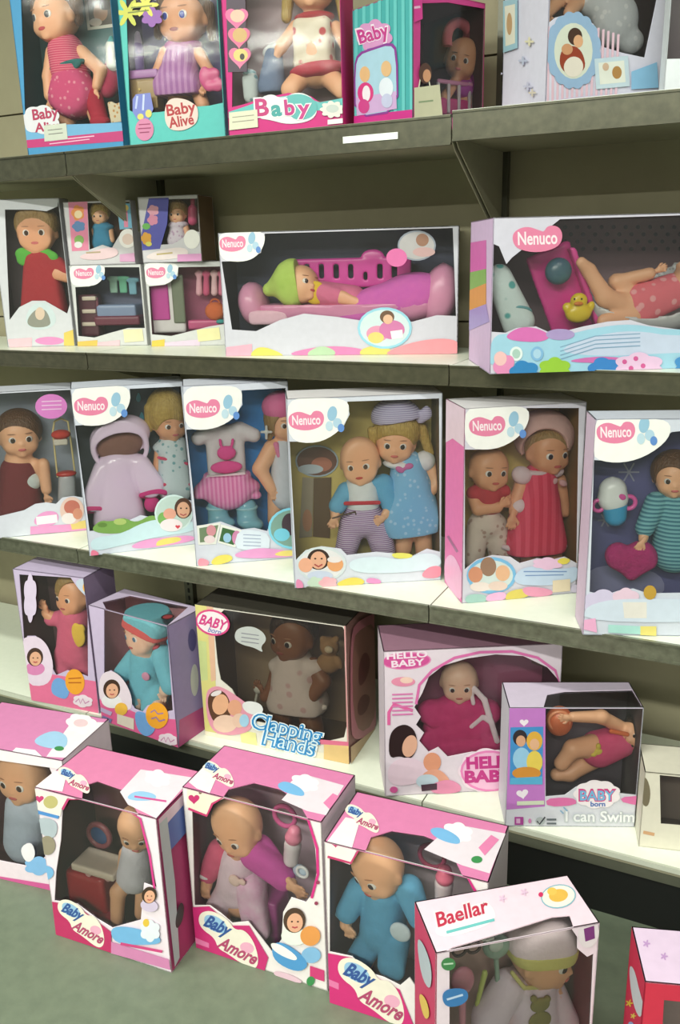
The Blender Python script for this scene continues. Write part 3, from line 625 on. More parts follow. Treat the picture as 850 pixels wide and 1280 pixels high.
t = Thing(B, 'toy_crib', 'pink toy crib with pale bars in the turquoise striped box', 'toy crib')
t.bx('crib_end', (214, 70, 140), 575, 135, .035, 34, 9, 2.5, None)
for i in range(5): t.bx('crib_bar', (226, 214, 220), 548+i*13, 122, .03, 2.2, 16, 1.6)
t.bx('crib_rail', (226, 150, 190), 574, 104, .03, 34, 3, 2); t.done()

# --- A5: pale lilac box with the oval medallion
B = Carton('pale pink striped doll box with an oval picture medallion, right end of the top shelf', 1.178, .02, 40, .262, .37, .2, S1+.0062, (216, 214, 232), (60, 46, 46), back=(48, 38, 36),
           holes={'f': [[(666, -90), (840, -90), (806, 72), (778, 66), (752, 58), (742, 30), (716, 16), (694, 22), (684, 28), (668, 28)]]})
B.art('stripe_print', [([(684+i*6.2, 33+max(0, i-9)*2), (687+i*6.2, 33+max(0, i-9)*2), (686+i*6, 132), (683+i*6, 132)], (226, 190, 206)) for i in range(15)])
B.art('oval_medallion', [(cloud(681, 14, 751, 112, 16, .06), (150, 180, 214)), (el(716, 64, 24, 35), (216, 220, 206)), (el(718, 46, 9, 11), (70, 44, 30)), (el(722, 52, 6, 8), (222, 170, 130)), (sm((700, 62), (716, 56), (728, 66), (732, 88), (712, 96), (698, 84)), (150, 60, 34)), (el(716, 84, 12, 13, 20), (228, 218, 206)), (el(708, 62, 7, 7), (206, 150, 110))])
B.art('small_frame', [([(742, 74), (784, 70), (786, 108), (744, 112)], (196, 214, 226)), ([(747, 79), (779, 76), (781, 103), (749, 106)], (228, 230, 220)), (el(770, 91, 6, 8), (176, 130, 70)), (el(756, 84, 4, 5), (206, 176, 150))])
B.art('ribbon_print', [([(788, 90), (820, 78), (822, 110), (788, 112)], (140, 190, 226)), (sm((686, 126), (730, 120), (790, 118), (840, 112), (840, 124), (700, 130)), (206, 196, 220))])
B.art('hanging_tag', [([(630, 2), (649, -2), (649, 60), (631, 66)], (160, 200, 216)), ([(633, 8), (646, 5), (646, 54), (634, 58)], (232, 230, 214)), (el(639, 30, 3.5, 14), (196, 160, 120)), (flower(664, 52, 6, 4), (226, 220, 190)), (flower(656, 76, 6, 4), (190, 196, 220)), (flower(662, 108, 6, 4), (200, 200, 224)), (flower(626, 92, 5, 4), (200, 200, 224)), (flower(668, 116, 5, 4), (216, 206, 190))], 'l')
t = Thing(B, 'doll', 'baby doll in white lace lying in the pale striped box on the top shelf', 'doll', 'dolls in boxes')
hp = t.head(680, -30, .08, 22, 10, 0, -40)
b = t.sc('body', SKIN, hp+[B.C(700, -10, .08, 730, 2, .07, 15, 18), B.C(700, 0, .06, 684, 16, .03, 9, 8), B.C(722, 2, .06, 712, 16, .03, 10, 8), B.C(730, 2, .07, 780, 10, .06, 14, 10)], 3, 46); t.face(b); t.hand(SKIN, 684, 20, .03, -70, 12, b); t.hand(SKIN, 714, 20, .03, -70, 12, b)
t.sc('lace_gown', mat((206, 208, 214), 'dots', (226, 226, 230), 60), [B.E(768, 26, .05, 32, 34, 22, 20), B.E(745, 4, .06, 26, 20, 18), B.E(788, 52, .045, 18, 16, 14)], 6, 36); t.done()
# --- A6
B = Carton('white and blue doll box cut off at the right edge of the top shelf', 1.39, .022, 12, .26, .34, .1, S1+.0062, (226, 230, 236), (60, 50, 60), back=(70, 60, 66), holes={'f': [[(830, -80), (1000, -80), (1000, 70), (830, 74)]]})
B.art('blue_tag', [([(800, 0), (828, -4), (828, 78), (800, 84)], (196, 216, 232)), (el(815, 100, 10, 9), (130, 180, 220)), (ln((806, 20), (822, 18), w=3), (140, 180, 216))])

# ================================================================== SECOND SHELF
# --- B1
B = Carton('narrow box of the doll with a green leaf collar, second shelf', -.36, .072, 25, .195, .40, .08, S2, (206, 206, 212), (50, 44, 48), back=(54, 46, 50),
           holes={'f': [[(6, 262), (40, 262), (58, 264), (72, 258), (80, 250), (91, 380), (84, 392), (70, 384), (56, 376), (40, 376), (24, 384), (12, 400)]]})
B.art('basket_print', [(sm((30, 400), (40, 380), (56, 377), (66, 386), (72, 402), (60, 412), (40, 412)), (200, 212, 216)), (sm((32, 402), (44, 386), (56, 386), (62, 396), (64, 408), (40, 410)), (140, 140, 130)), (el(50, 392, 6, 8), (214, 190, 170))])
B.art('bottom_print', [(el(62, 426, 18, 5), (226, 140, 190)), ([(80, 416), (92, 412), (93, 432), (80, 432)], (222, 196, 96)), ([(10, 424), (40, 422), (40, 434), (12, 434)], (230, 190, 200))])
t = Thing(B, 'doll', 'doll in a red outfit with a green leaf collar, far left of the second shelf', 'doll', 'dolls in boxes')
hp = t.head(46, 290, .035, 25, 0, 0, 0)
b = t.sc('body', SKIND, hp+[B.C(48, 318, .04, 50, 370, .04, 16, 20), B.C(66, 332, .03, 84, 346, .02, 8, 7), B.C(84, 346, .02, 70, 344, .012, 7, 6)], 3, 46); t.face(b); t.hand(SKIND, 66, 342, .012, 170, 11, b)
t.sc('romper', (176, 46, 56), [B.C(52, 330, .04, 56, 388, .04, 22, 30), B.C(72, 330, .03, 84, 344, .024, 10, 9)], 4, 34)
t.sc('leaf_collar', (96, 186, 70), [B.E(46+18*math.cos(a), 320+9*math.sin(a), .02, 10, 8, 5) for a in (0.2, 1.0, 1.8, 2.6, 3.4)]+[B.E(46, 316, .022, 20, 8, 8)], 2, 30)
t.sc('hair', SAND, [B.E(46, 280, .042, 28, 26, 24), ('-', B.E(46, 300, .0, 22, 22, 26))], 4, 34, kind='hair'); t.done()
# --- B4 and B5 below, B2 and B3 on top of them
B4 = B = Carton('small white toy furniture box under the pink fronted box, left on the second shelf', -.166, .146, 18, .209, .221, .1, S2, (206, 206, 206), (52, 52, 62), back=(66, 70, 88),
           holes={'f': [[(94, 359), (112, 358), (128, 348), (131, 334), (174, 334), (181, 410), (160, 410), (138, 416), (118, 422), (98, 420)]]})
nenuco(B, sm((86, 331), (108, 330), (131, 331), (131, 345), (122, 356), (108, 358), (88, 357)), 105, 342, 26, 15)
B.art('bottom_print', [([(97, 427), (122, 425), (122, 433), (97, 434)], (226, 186, 90)), ([(122, 428), (150, 425), (150, 433), (122, 434)], (226, 190, 200)), ([(154, 412), (178, 411), (180, 426), (156, 428)], (226, 218, 180))])
t = Thing(B, 'toy_drawer_rack', 'plum toy drawer rack with pale linen in the small furniture box', 'toy furniture')
t.bx('rack_frame', (92, 48, 62), 112, 394, .05, 15, 26, 10)
for i in range(3):
    q = t.bx('drawer', (126, 70, 84), 112, 378+i*16, .034, 12, 6, 2); t.bx('linen', (222, 206, 190), 112, 373+i*16, .03, 9, 2.4, 3, None, q)
t.done()
for px_, py_, c_, n_ in ((142, 356, (150, 186, 170), 'pale green'), (154, 356, (110, 180, 150), 'sea green'), (166, 358, (120, 170, 190), 'pale blue')):
    t = Thing(B, 'toy_hanger', n_+' tiny garment hanging in the small furniture box', 'clothing'); t.sc('garment', c_, [B.X(px_, py_, .06, 5, 10, 2, 1.5), B.C(px_-6, py_-8, .06, px_+6, py_-8, .06, 2.5)], 2, 22); t.done()
t = Thing(B, 'toy_bed', 'blue grey toy bed along the back of the small furniture box', 'toy furniture')
t.bx('mattress', (140, 156, 190), 150, 388, .06, 26, 8, 14); t.bx('headboard', (120, 56, 76), 150, 400, .05, 30, 6, 12); t.done()
B5 = B = Carton('small white wardrobe toy box under the blue fronted box, second shelf', .063, .186, 22, .216, .223, .092, S2, (206, 206, 206), (96, 44, 66), back=(108, 50, 74),
           holes={'f': [[(186, 358), (206, 356), (222, 345), (223, 334), (277, 333), (281, 405), (262, 408), (238, 414), (214, 420), (190, 418)]]})
nenuco(B, sm((178, 329), (200, 328), (223, 329), (222, 343), (212, 354), (198, 357), (180, 356)), 195, 341, 25, 15)
B.art('bottom_print', [([(190, 426), (206, 424), (206, 434), (190, 436)], (230, 196, 80)), ([(206, 428), (250, 424), (250, 432), (206, 434)], (220, 200, 220)), ([(246, 412), (274, 409), (276, 424), (248, 427)], (232, 224, 170))])
t = Thing(B, 'toy_wardrobe_door', 'magenta toy wardrobe door with a white frame in the wardrobe toy box', 'toy furniture')
t.bx('door_frame', (226, 222, 224), 208, 380, .035, 24, 36, 3); t.bx('door_panel', (200, 70, 160), 200, 378, .028, 12, 22, 2); t.bx('mirror_panel', (120, 130, 110), 223, 374, .028, 8, 30, 2); t.done()
for i, (x_, c_) in enumerate(((249, (226, 170, 184)), (258, (206, 90, 130)), (268, (230, 190, 196)), (277, (214, 120, 150)))):
    t = Thing(B, 'toy_garment', 'tiny pink doll garment, number %s from the left on the wardrobe rail' % ('one', 'two', 'three', 'four')[i], 'clothing', 'tiny garments on the wardrobe rail')
    t.sc('garment', c_, [B.C(x_, 340, .05, x_, 366, .05, 3.2, 4.4), B.C(x_-3, 342, .05, x_+3, 342, .05, 3)], 2, 20); t.done()
t = Thing(B, 'toy_pumpkin_bag', 'round orange toy bag in the wardrobe toy box', 'bag')
t.sc('bag', (214, 110, 60), [B.E(269, 389, .03, 13, 11.5, 10)], 2, 24); t.sc('bag_handle', (190, 90, 50), [B.T(269, 380, .03, 6, 1.4)], 0, 20); t.sc('teal_clasp', (70, 170, 170), [B.E(276, 402, .025, 6, 3, 5)], 1, 16); t.done()
t = Thing(B, 'toy_bench', 'pink toy bench under the orange bag', 'toy furniture'); t.bx('seat', (206, 90, 140), 262, 405, .045, 26, 6, 10); t.done()

B = Carton('small pink fronted mini doll box stacked on the toy furniture box', -.166, .15, 18, .192, .166, .095, S2+.2215, (206, 202, 206), (84, 58, 50), back=(92, 64, 52),
           holes={'f': [[(109, 253), (165, 252), (170, 290), (156, 288), (148, 296), (140, 310), (128, 306), (112, 312)]]})
B.art('pink_strip', [([(85, 250), (109, 250), (111, 313), (90, 314)], (222, 130, 160)), (cloud(89, 256, 106, 276, 5, .2), (226, 140, 70)), (el(98, 268, 5, 5), (240, 214, 170)), (cloud(90, 276, 107, 290, 5, .2), (90, 130, 180)), (el(99, 300, 6, 6), (130, 170, 90)), (el(98, 306, 5, 4), (226, 220, 220))])
B.art('card_print', [([(146, 255), (166, 254), (169, 285), (150, 287)], (110, 170, 200)), (el(157, 260, 4, 4), (226, 196, 110)), (ln((157, 264), (158, 284), w=5), (222, 130, 160))])
B.art('cloud_print', [(el(160, 298, 11, 12), (236, 230, 228)), (el(160, 299, 7, 7), (226, 200, 190)), (sm((94, 322), (120, 312), (145, 308), (150, 320), (120, 326)), (230, 200, 206)), ([(150, 318), (172, 316), (172, 327), (150, 327)], (214, 160, 196)), (ln((108, 316), (126, 315), w=2), (180, 160, 130))])
t = Thing(B, 'mini_doll', 'blond mini doll in a blue dress, in the pink fronted small box', 'doll', 'mini dolls in the small boxes')
hp = t.head(125, 270, .035, 10.5, 0, 0, 0)
b = t.sc('body', SKIN, hp+[B.C(126, 282, .04, 128, 300, .04, 8, 9), B.C(118, 288, .035, 122, 302, .02, 4), B.C(138, 288, .035, 140, 300, .025, 4)], 2, 40); t.face(b)
t.sc('dress', (70, 150, 190), [B.C(128, 286, .04, 130, 303, .035, 11, 15), B.E(129, 284, .035, 14, 5, 11)], 2, 26)
t.sc('hair', BLOND, [B.E(125, 265, .038, 13, 12.5, 12), ('-', B.E(125, 273, .015, 9.5, 9.5, 12))], 2, 28, kind='hair'); t.done()
B = Carton('small blue fronted mini doll box stacked on the wardrobe toy box', .058, .19, 12, .172, .168, .1, S2+.2235, (206, 202, 208), (84, 66, 52), sides={'r': (112, 88, 66)}, back=(88, 66, 56),
           holes={'f': [[(210, 249), (248, 248), (249, 290), (238, 288), (228, 298), (216, 305), (200, 306)]]})
B.art('blue_strip', [([(186, 248), (211, 247), (209, 280), (200, 311), (177, 313), (176, 296)], (84, 84, 170)), (cloud(184, 256, 199, 270, 5, .2), (226, 160, 180)), (cloud(184, 268, 198, 282, 5, .2), (220, 140, 170)), (el(183, 283, 5, 4), (110, 180, 90)), (cloud(176, 290, 190, 306, 5, .2), (222, 160, 60)), (el(186, 305, 4, 3), (220, 210, 100))])
B.art('cloud_print', [(el(240, 299, 10, 12), (236, 232, 228)), (sm((178, 322), (200, 312), (232, 308), (238, 320), (200, 326)), (230, 214, 214)), ([(222, 318), (252, 317), (252, 326), (222, 327)], (214, 150, 196)), (ln((196, 318), (216, 316), w=2), (190, 170, 120))])
t = Thing(B, 'mini_doll', 'mini doll in a white dress, in the blue fronted small box', 'doll', 'mini dolls in the small boxes')
hp = t.head(222, 268, .035, 11, 0, 0, 0)
b = t.sc('body', SKIN, hp+[B.C(222, 280, .04, 224, 296, .04, 8, 9), B.C(216, 284, .035, 214, 298, .03, 4), B.C(232, 284, .035, 236, 296, .03, 4)], 2, 40); t.face(b)
t.sc('dress', mat((226, 214, 230), 'dots', (200, 170, 200), 90), [B.C(223, 284, .04, 223, 300, .035, 10, 14), B.E(223, 281, .035, 13, 5, 11)], 2, 26)
t.sc('hair', SAND, [B.E(222, 263, .038, 13.5, 13, 12), ('-', B.E(222, 271, .015, 9.5, 9.5, 12))], 2, 28, kind='hair'); t.done()
t = Thing(B, 'toy_bottle', 'tall pink toy bottle beside the mini doll in white', 'bottle'); t.sc('bottle', (206, 80, 126), [B.C(241, 262, .04, 241, 276, .04, 6)], 1, 20, kind='plastic'); t.sc('bottle_cap', (196, 60, 110), [B.C(241, 250, .04, 241, 254, .04, 3)], 1, 16, kind='plastic'); t.done()

# --- B6: the long crib box
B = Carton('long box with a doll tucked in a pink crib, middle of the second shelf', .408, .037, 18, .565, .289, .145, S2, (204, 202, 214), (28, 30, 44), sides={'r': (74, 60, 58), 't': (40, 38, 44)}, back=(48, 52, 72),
           holes={'f': [[(277, 327), (305, 326), (326, 316), (331, 292), (566, 285), (570, 395), (546, 394), (516, 402), (490, 404), (460, 402), (420, 396), (380, 392), (350, 400), (320, 414), (290, 412)]]})
nenuco(B, sm((272, 290), (302, 289), (331, 289), (331, 306), (320, 322), (302, 328), (274, 325)), 291, 305, 34, 21)
B.art('bottom_print', [([(283, 434), (315, 430), (315, 446), (283, 447)], (240, 170, 190)), (sm((314, 440), (326, 432), (350, 440), (356, 447), (314, 447)), (226, 210, 100)), (sm((350, 444), (400, 432), (448, 434), (470, 444), (420, 446)), (226, 130, 180)), (sm((450, 436), (476, 430), (494, 440), (490, 446), (450, 446)), (220, 206, 110)), (sm((480, 440), (520, 426), (560, 422), (578, 430), (578, 444), (490, 446)), (236, 150, 160)), (sm((384, 440), (402, 431), (420, 438), (418, 446), (386, 446)), (180, 206, 170))])
B.art('round_picture', [(el(481, 410, 34, 26), (150, 206, 226)), (el(481, 410, 31, 23), (206, 222, 226)), (el(472, 417, 14, 10), (222, 150, 180)), (el(490, 412, 16, 12), (206, 120, 170)), (el(470, 422, 10, 7), (226, 206, 120)), (el(484, 396, 9, 8), (110, 80, 60)), (el(485, 399, 6, 6), (226, 180, 150)), ([(488, 414), (503, 412), (504, 422), (490, 424)], (240, 238, 236))])
B.art('round_note', [(el(521, 307, 24, 19), (140, 146, 160)), (el(521, 307, 22, 17), (180, 176, 178)), (el(528, 300, 8, 8), (150, 110, 90)), (el(530, 315, 14, 6), (196, 160, 160)), (el(496, 322, 13, 11.5), (222, 110, 170))])
t = Thing(B, 'toy_crib', 'pink toy crib with a slotted magenta side in the long box', 'toy crib')
t.sc('tub', (226, 150, 190), [B.E(438, 372, .07, 138, 44, 46), ('-', B.E(438, 356, .065, 128, 40, 42)), B.H(438, 378, .07, 0, 1)], 4, 56, kind='plastic')
t.sc('tub_end', (232, 160, 196), [B.E(550, 370, .075, 24, 42, 40, 10), B.E(318, 380, .075, 20, 30, 36, -10)], 6, 40, kind='plastic')
mb = []
V, Q = sculpt([B.X(440, 341, .1, 78, 19, 3, 3), B.E(466, 322, .1, 16, 11, 3.2)]+[('-', B.X(384+i*18.2, 339, .1, 3.4, 9, 12, 2)) for i in range(7) if i != 4]+[('-', B.X(457, 345, .1, 2.6, 5, 12, 1.5))], .002, 84)
t.add('slotted_side', V, Q, mat((222, 70, 170), 'plastic'))
t.sc('cushion', (240, 196, 216), [B.X(338, 396, .045, 26, 9, 20, 6)], 1, 30); t.done()
t = Thing(B, 'crib_blanket', 'pink and violet blanket spread over the crib doll', 'blanket')
t.sc('blanket', mat((222, 110, 190), 'cloth', (206, 96, 190)), [B.E(490, 376, .05, 62, 24, 30, -8), B.E(450, 392, .04, 66, 12, 26, -4), B.E(520, 364, .06, 42, 24, 26)], 8, 46); t.sc('folded_edge', (236, 140, 170), [B.C(356, 398, .03, 420, 388, .03, 6, 8), B.C(420, 388, .03, 452, 398, .03, 8, 7)], 4, 34); t.done()
t = Thing(B, 'doll', 'doll with a lime green cap lying in the pink crib', 'doll', 'dolls in boxes')
hp = t.head(377, 357, .05, 23, 50, -16, 12, (60, 40, 36), (190, 80, 80))
b = t.sc('body', SKIN, hp+[B.C(396, 368, .06, 440, 376, .06, 14, 18), B.C(406, 366, .035, 428, 372, .025, 10, 8), B.C(428, 372, .025, 450, 380, .02, 8, 6)], 3, 54); t.face(b); t.hand(SKIN, 455, 382, .018, -14, 11, b)
t.sc('cap', mat((190, 214, 110), 'cloth', (170, 200, 90)), [B.E(366, 354, .05, 25, 31, 29), B.C(358, 354, .05, 337, 362, .05, 24, 9), B.H(374, 354, .05, 1, .12, 0)], 5, 40)
t.sc('bib', (232, 196, 50), [B.E(394, 366, .032, 15, 15, 6, 20)], 2, 24); t.sc('pink_top', (226, 120, 160), [B.C(402, 368, .055, 440, 376, .055, 17, 20), B.C(405, 366, .036, 420, 370, .028, 12, 10.5)], 3, 32); t.done()
t = Thing(B, 'toy_pacifier', 'white toy pacifier lying on the crib blanket', 'pacifier'); t.sc('shield', (240, 236, 236), [B.E(444, 386, .012, 6, 6, 2)], 0, 18, kind='plastic'); t.sc('ring', (236, 190, 210), [B.T(454, 389, .012, 4.5, 1.4)], 0, 22, kind='plastic'); t.done()

# --- B7: bath box
B = Carton('bath time doll box with colour striped side, right end of the second shelf', 1.118, -.101, 28, .5, .293, .235, S2, (208, 204, 220), (104, 76, 84), sides={'l': (214, 186, 222), 't': (96, 88, 84)}, back=(104, 84, 90),
           holes={'f': [[(606, 415), (608, 340), (611, 315), (616, 305), (624, 308), (633, 330), (640, 322), (700, 274), (1000, 262), (1000, 392), (850, 412), (812, 407), (788, 400), (760, 402), (730, 408), (706, 414), (688, 416), (670, 408), (646, 410), (632, 416)]]})
B.art('side_stripe', [([(560, 305), (608, 300), (608, 336), (560, 337)], (222, 110, 186)), ([(560, 337), (608, 336), (608, 354), (560, 356)], (130, 186, 90)), ([(560, 356), (608, 354), (608, 380), (560, 378)], (226, 160, 70)), ([(560, 378), (608, 380), (612, 402), (560, 400)], (170, 150, 214))], 'l')
B.art('front_stripe', [([(610, 308), (611, 336), (607, 336), (604, 306)], (222, 110, 186)), ([(604, 336), (609, 336), (608, 354), (604, 354)], (130, 186, 90)), ([(604, 354), (608, 354), (607, 380), (604, 380)], (226, 160, 70))])
nenuco(B, None, 672, 299, 64, 35, blobs=False)
B.art('light_blue_wave', [(sm((612, 420), (640, 416), (690, 424), (740, 410), (790, 404), (850, 415), (1000, 395), (1000, 470), (612, 475)), (160, 204, 226)), (sm((690, 440), (740, 420), (790, 412), (850, 422), (1000, 405), (1000, 440), (850, 440), (760, 446)), (196, 206, 230))]+[(ln((700, 434+i*5), (744, 420+i*5), (800, 417+i*5), w=1.2), (126, 160, 190)) for i in range(4)])
B.art('magenta_wave', [(sm((630, 420), (650, 408), (672, 410), (690, 420), (676, 428), (640, 426)), (214, 110, 180)), (el(700, 418, 18, 7), (170, 150, 200)), (sm((700, 452), (750, 444), (800, 450), (760, 454)), (206, 110, 176))])
B.art('round_mark', [(el(645, 442, 8, 9), (226, 236, 236)), (el(645, 442, 5, 6), (170, 200, 190)), (el(671, 442, 8, 9), (130, 180, 220)), (el(671, 442, 5, 6), (170, 206, 230))])
B.art('cloud_band', [(cloud(616, 440, 644, 476, 5, .2), (226, 140, 186)), (el(625, 448, 8, 9), (236, 190, 190)), (cloud(636, 450, 674, 478, 5, .2), (50, 130, 190)), (cloud(672, 446, 714, 476, 6, .2), (150, 196, 60)), (cloud(734, 446, 776, 474, 5, .2), (60, 130, 200)), (cloud(766, 440, 830, 474, 6, .2), (226, 190, 222)), (el(780, 452, 3, 3), (206, 90, 150)), (el(794, 448, 3, 3), (206, 90, 150)), (el(788, 460, 3, 3), (206, 90, 150)), (el(803, 457, 3, 3), (206, 90, 150)), (cloud(840, 440, 900, 474, 6, .2), (70, 140, 200))])
B.art('dark_dots', [(el(x_, y_, 2.6, 2.6), (60, 48, 56)) for x_, y_ in [(706+i*15+(j % 2)*7, 284+j*9) for i in range(16) for j in range(4)]], 'k')
t = Thing(B, 'rolled_towel', 'white and aqua rolled bath towel in the bath time box', 'towel')
t.sc('towel', mat((214, 228, 230), 'dots', (90, 170, 170), 36), [B.C(624, 346, .05, 650, 402, .045, 16, 19), B.C(618, 352, .05, 640, 408, .045, 10, 12)], 5, 36); t.sc('tie', (110, 170, 180), [B.T(646, 392, .045, 18, 2, 25, 0, 60)], 0, 28); t.done()
t = Thing(B, 'bath_tray', 'slanting pink bath tray holding a ball and a duck', 'tray')
t.bx('tray', (222, 60, 150), 702, 364, .08, 30, 58, 5, rot(0, 0, -22))
t.bx('tray_edge', (236, 80, 166), 732, 362, .06, 4, 58, 8, rot(0, 0, -22)); t.done()
t = Thing(B, 'toy_ball', 'dark blue toy ball on the pink bath tray', 'ball'); t.sc('ball', mat((60, 76, 110), 'plastic', (80, 130, 130), 30), [B.E(698, 339, .045, 17, 17, 15)], 0, 28, kind='plastic'); t.done()
t = Thing(B, 'rubber_duck', 'yellow rubber duck at the foot of the pink bath tray', 'duck')
q = t.sc('body', (236, 206, 40), [B.E(723, 391, .035, 17, 13, 14), B.E(724, 376, .03, 11, 10, 10), B.E(709, 384, .038, 6, 6, 5, -30), B.E(738, 384, .036, 5, 8, 5, 25)], 3, 36, kind='plastic')
t.sc('beak', (226, 130, 40), [B.E(725, 380, .012, 6, 2.6, 4)], 0, 16, q, 'orange beak', 'plastic')
for x_ in (720, 729): t.ball('eye', mat((30, 24, 20), 'eye'), B.P(x_, 374, .012), np.array([1.2, 1.2, 1.2])*B.s, None, q)
t.done()
t = Thing(B, 'toy_bathtub', 'white toy bathtub under the lying doll', 'bathtub')
t.sc('tub', (216, 218, 222), [B.E(806, 368, .09, 90, 58, 60), ('-', B.E(806, 352, .07, 80, 52, 70)), B.H(800, 316, .09, 0, 1)], 4, 56, kind='plastic'); t.done()
t = Thing(B, 'doll', 'doll in a pink swimsuit lying in the white bathtub, right end of the second shelf', 'doll', 'dolls in boxes')
hp = t.head(868, 352, .07, 30, -10, 0, 60)
b = t.sc('body', SKIN, hp+[B.C(846, 362, .07, 790, 382, .06, 20, 24), B.C(786, 384, .05, 757, 372, .035, 14, 12), B.C(757, 372, .035, 736, 338, .04, 12, 9), B.C(736, 338, .04, 727, 328, .03, 9, 7), B.C(790, 372, .06, 770, 352, .06, 12, 10), B.C(770, 352, .06, 812, 342, .05, 9, 8), B.C(790, 396, .04, 756, 402, .03, 13, 10)], 4, 64); t.face(b)
t.hand(SKIN, 822, 338, .05, 20, 12, b)
t.sc('swimsuit', mat((232, 116, 130), 'dots', (240, 170, 176), 44), [B.C(840, 364, .07, 796, 380, .06, 23, 26), B.C(840, 372, .06, 800, 392, .05, 16, 16)], 4, 36); t.done()

# ================================================================== THIRD SHELF
def tailwave(B, items): return B.art('bottom_print', items)
# --- C1
B = Carton('grey and pink feeding set doll box, far left of the third shelf', -.322, -.163, 40, .3, .409, .12, S3, (206, 208, 220), (44, 42, 50), back=(110, 116, 128),
           holes={'f': [[(-40, 494), (91, 487), (103, 622), (92, 620), (78, 622), (70, 630), (58, 628), (44, 630), (30, 638), (-20, 650)]]})
B.art('lilac_note', [(el(64, 508, 20, 15.5), (206, 120, 190))]+[(ln((52, 502+i*5), (77, 501+i*5), w=1.2), (226, 190, 220)) for i in range(3)])
B.art('outlined_note', [(sm((42, 648), (56, 638), (74, 640), (72, 656), (44, 658)), (226, 150, 200)), ([(45, 646), (71, 643), (72, 653), (46, 656)], (232, 232, 236)), ([(38, 658), (108, 654), (108, 664), (38, 668)], (226, 150, 196)), ([(88, 654), (107, 650), (108, 660), (90, 662)], (226, 200, 120)), (el(90, 638, 15, 17), (222, 190, 180)), (el(90, 634, 10, 9), (190, 110, 96)), (el(86, 648, 9, 7), (230, 220, 220)), (el(97, 642, 6, 7), (206, 140, 116))])
t = Thing(B, 'toy_high_chair', 'cream wire toy high chair with red cushions, far left of the third shelf', 'toy chair')
t.sc('wire_frame', (222, 206, 150), [B.C(66, 540, .04, 72, 596, .04, 1.4), B.C(87, 540, .04, 94, 594, .04, 1.4), B.C(66, 540, .04, 68, 527, .04, 1.4), B.C(87, 540, .04, 85, 527, .04, 1.4), B.C(68, 527, .04, 76, 523, .04, 1.4), B.C(85, 527, .04, 76, 523, .04, 1.4)], 0, 60, kind='plastic')
t.sc('seat_cushion', (206, 60, 50), [B.E(76, 543, .035, 12, 6, 10)], 1, 22); t.sc('white_pad', (226, 220, 206), [B.X(76, 552, .036, 9, 4, 6, 2)], 1, 20); t.sc('tray', (200, 50, 46), [B.E(83, 592, .032, 13, 4, 10)], 1, 22, kind='plastic')
t.sc('base', mat((190, 192, 200), 'plastic'), [B.C(84, 600, .035, 84, 624, .035, 11, 12)], 1, 24, kind='plastic'); t.done()
t = Thing(B, 'doll', 'doll with a bare arm behind the toy high chair, far left of the third shelf', 'doll', 'dolls in boxes')
hp = t.head(24, 545, .07, 26, 10, 0, 0)
b = t.sc('body', SKIN, hp+[B.C(24, 575, .07, 24, 610, .07, 18, 22), B.C(44, 580, .06, 54, 592, .05, 8, 7), B.C(54, 580, .045, 58, 612, .035, 8, 7)], 3, 48); t.face(b); t.hand(SKIN, 58, 620, .03, -80, 11, b)
t.sc('romper', (120, 36, 44), [B.C(24, 590, .07, 26, 640, .06, 24, 30), B.C(40, 640, .05, 56, 640, .04, 14, 12)], 4, 34); t.sc('white_vest', (214, 226, 226), [B.E(34, 602, .05, 18, 14, 14)], 3, 24)
t.sc('hair', BROWN, [B.E(24, 536, .078, 29, 27, 26), ('-', B.E(26, 556, .03, 22, 22, 28))], 4, 32, kind='hair'); t.done()

# --- C2 raincoat
B = Carton('tall box with a shiny lilac doll raincoat, second from left on the third shelf', .065, -.145, 42, .279, .439, .12, S3, (204, 208, 222), (40, 44, 52), back=(70, 78, 86),
           holes={'f': [[(94, 532), (122, 530), (150, 516), (163, 498), (162, 486), (226, 483), (240, 626), (222, 622), (204, 632), (196, 648), (176, 644), (158, 652), (140, 662), (112, 664)]]})
nenuco(B, sm((87, 484), (124, 482), (160, 482), (164, 500), (154, 520), (128, 533), (92, 531)), 114, 508, 44, 25)
B.art('grass_print', [(sm((112, 664), (124, 650), (140, 652), (154, 646), (170, 654), (190, 642), (200, 650), (180, 662), (140, 668)), (120, 160, 80)), (el(150, 652, 8, 4), (170, 190, 110)), (el(128, 656, 6, 3), (96, 130, 60))])
B.art('light_blue_wave', [(sm((113, 672), (150, 668), (180, 652), (204, 648), (224, 656), (244, 650), (246, 664), (200, 670), (150, 682), (114, 690)), (196, 220, 230)), (sm((160, 684), (180, 674), (204, 672), (240, 668), (246, 676), (180, 686)), (226, 150, 200)), (sm((194, 682), (198, 674), (224, 670), (228, 676), (200, 682)), (222, 206, 110)), (sm((113, 696), (114, 686), (124, 690), (122, 697)), (226, 120, 150))])
B.art('round_picture', [(el(217, 641, 24, 23), (206, 226, 226)), (el(217, 641, 22, 21), (186, 206, 200)), (el(204, 648, 7, 8), (120, 170, 90)), (el(229, 635, 11, 13), (80, 52, 40))]+[(el(229, 637, 8, 10), (216, 164, 136)), (el(226, 635, 1.2, 1), (50, 36, 30)), (el(233, 635, 1.2, 1), (50, 36, 30)), (ln((225, 642), (229, 644), (233, 642), w=1.4), (170, 70, 76)), (el(212, 642, 8, 7), (222, 160, 140)), (el(214, 656, 14, 8), (236, 220, 226)), (heart(222, 658, 6, 5), (206, 60, 80))])
B.art('rain_drop', [(sm((x_, y_-7), (x_+3.2, y_+1), (x_+2.6, y_+5), (x_, y_+6.5), (x_-2.6, y_+5), (x_-3.2, y_+1), it=1), (110, 200, 226)) for x_, y_ in ((173, 496), (177, 520), (180, 537), (185, 560), (152, 554))], 'k')
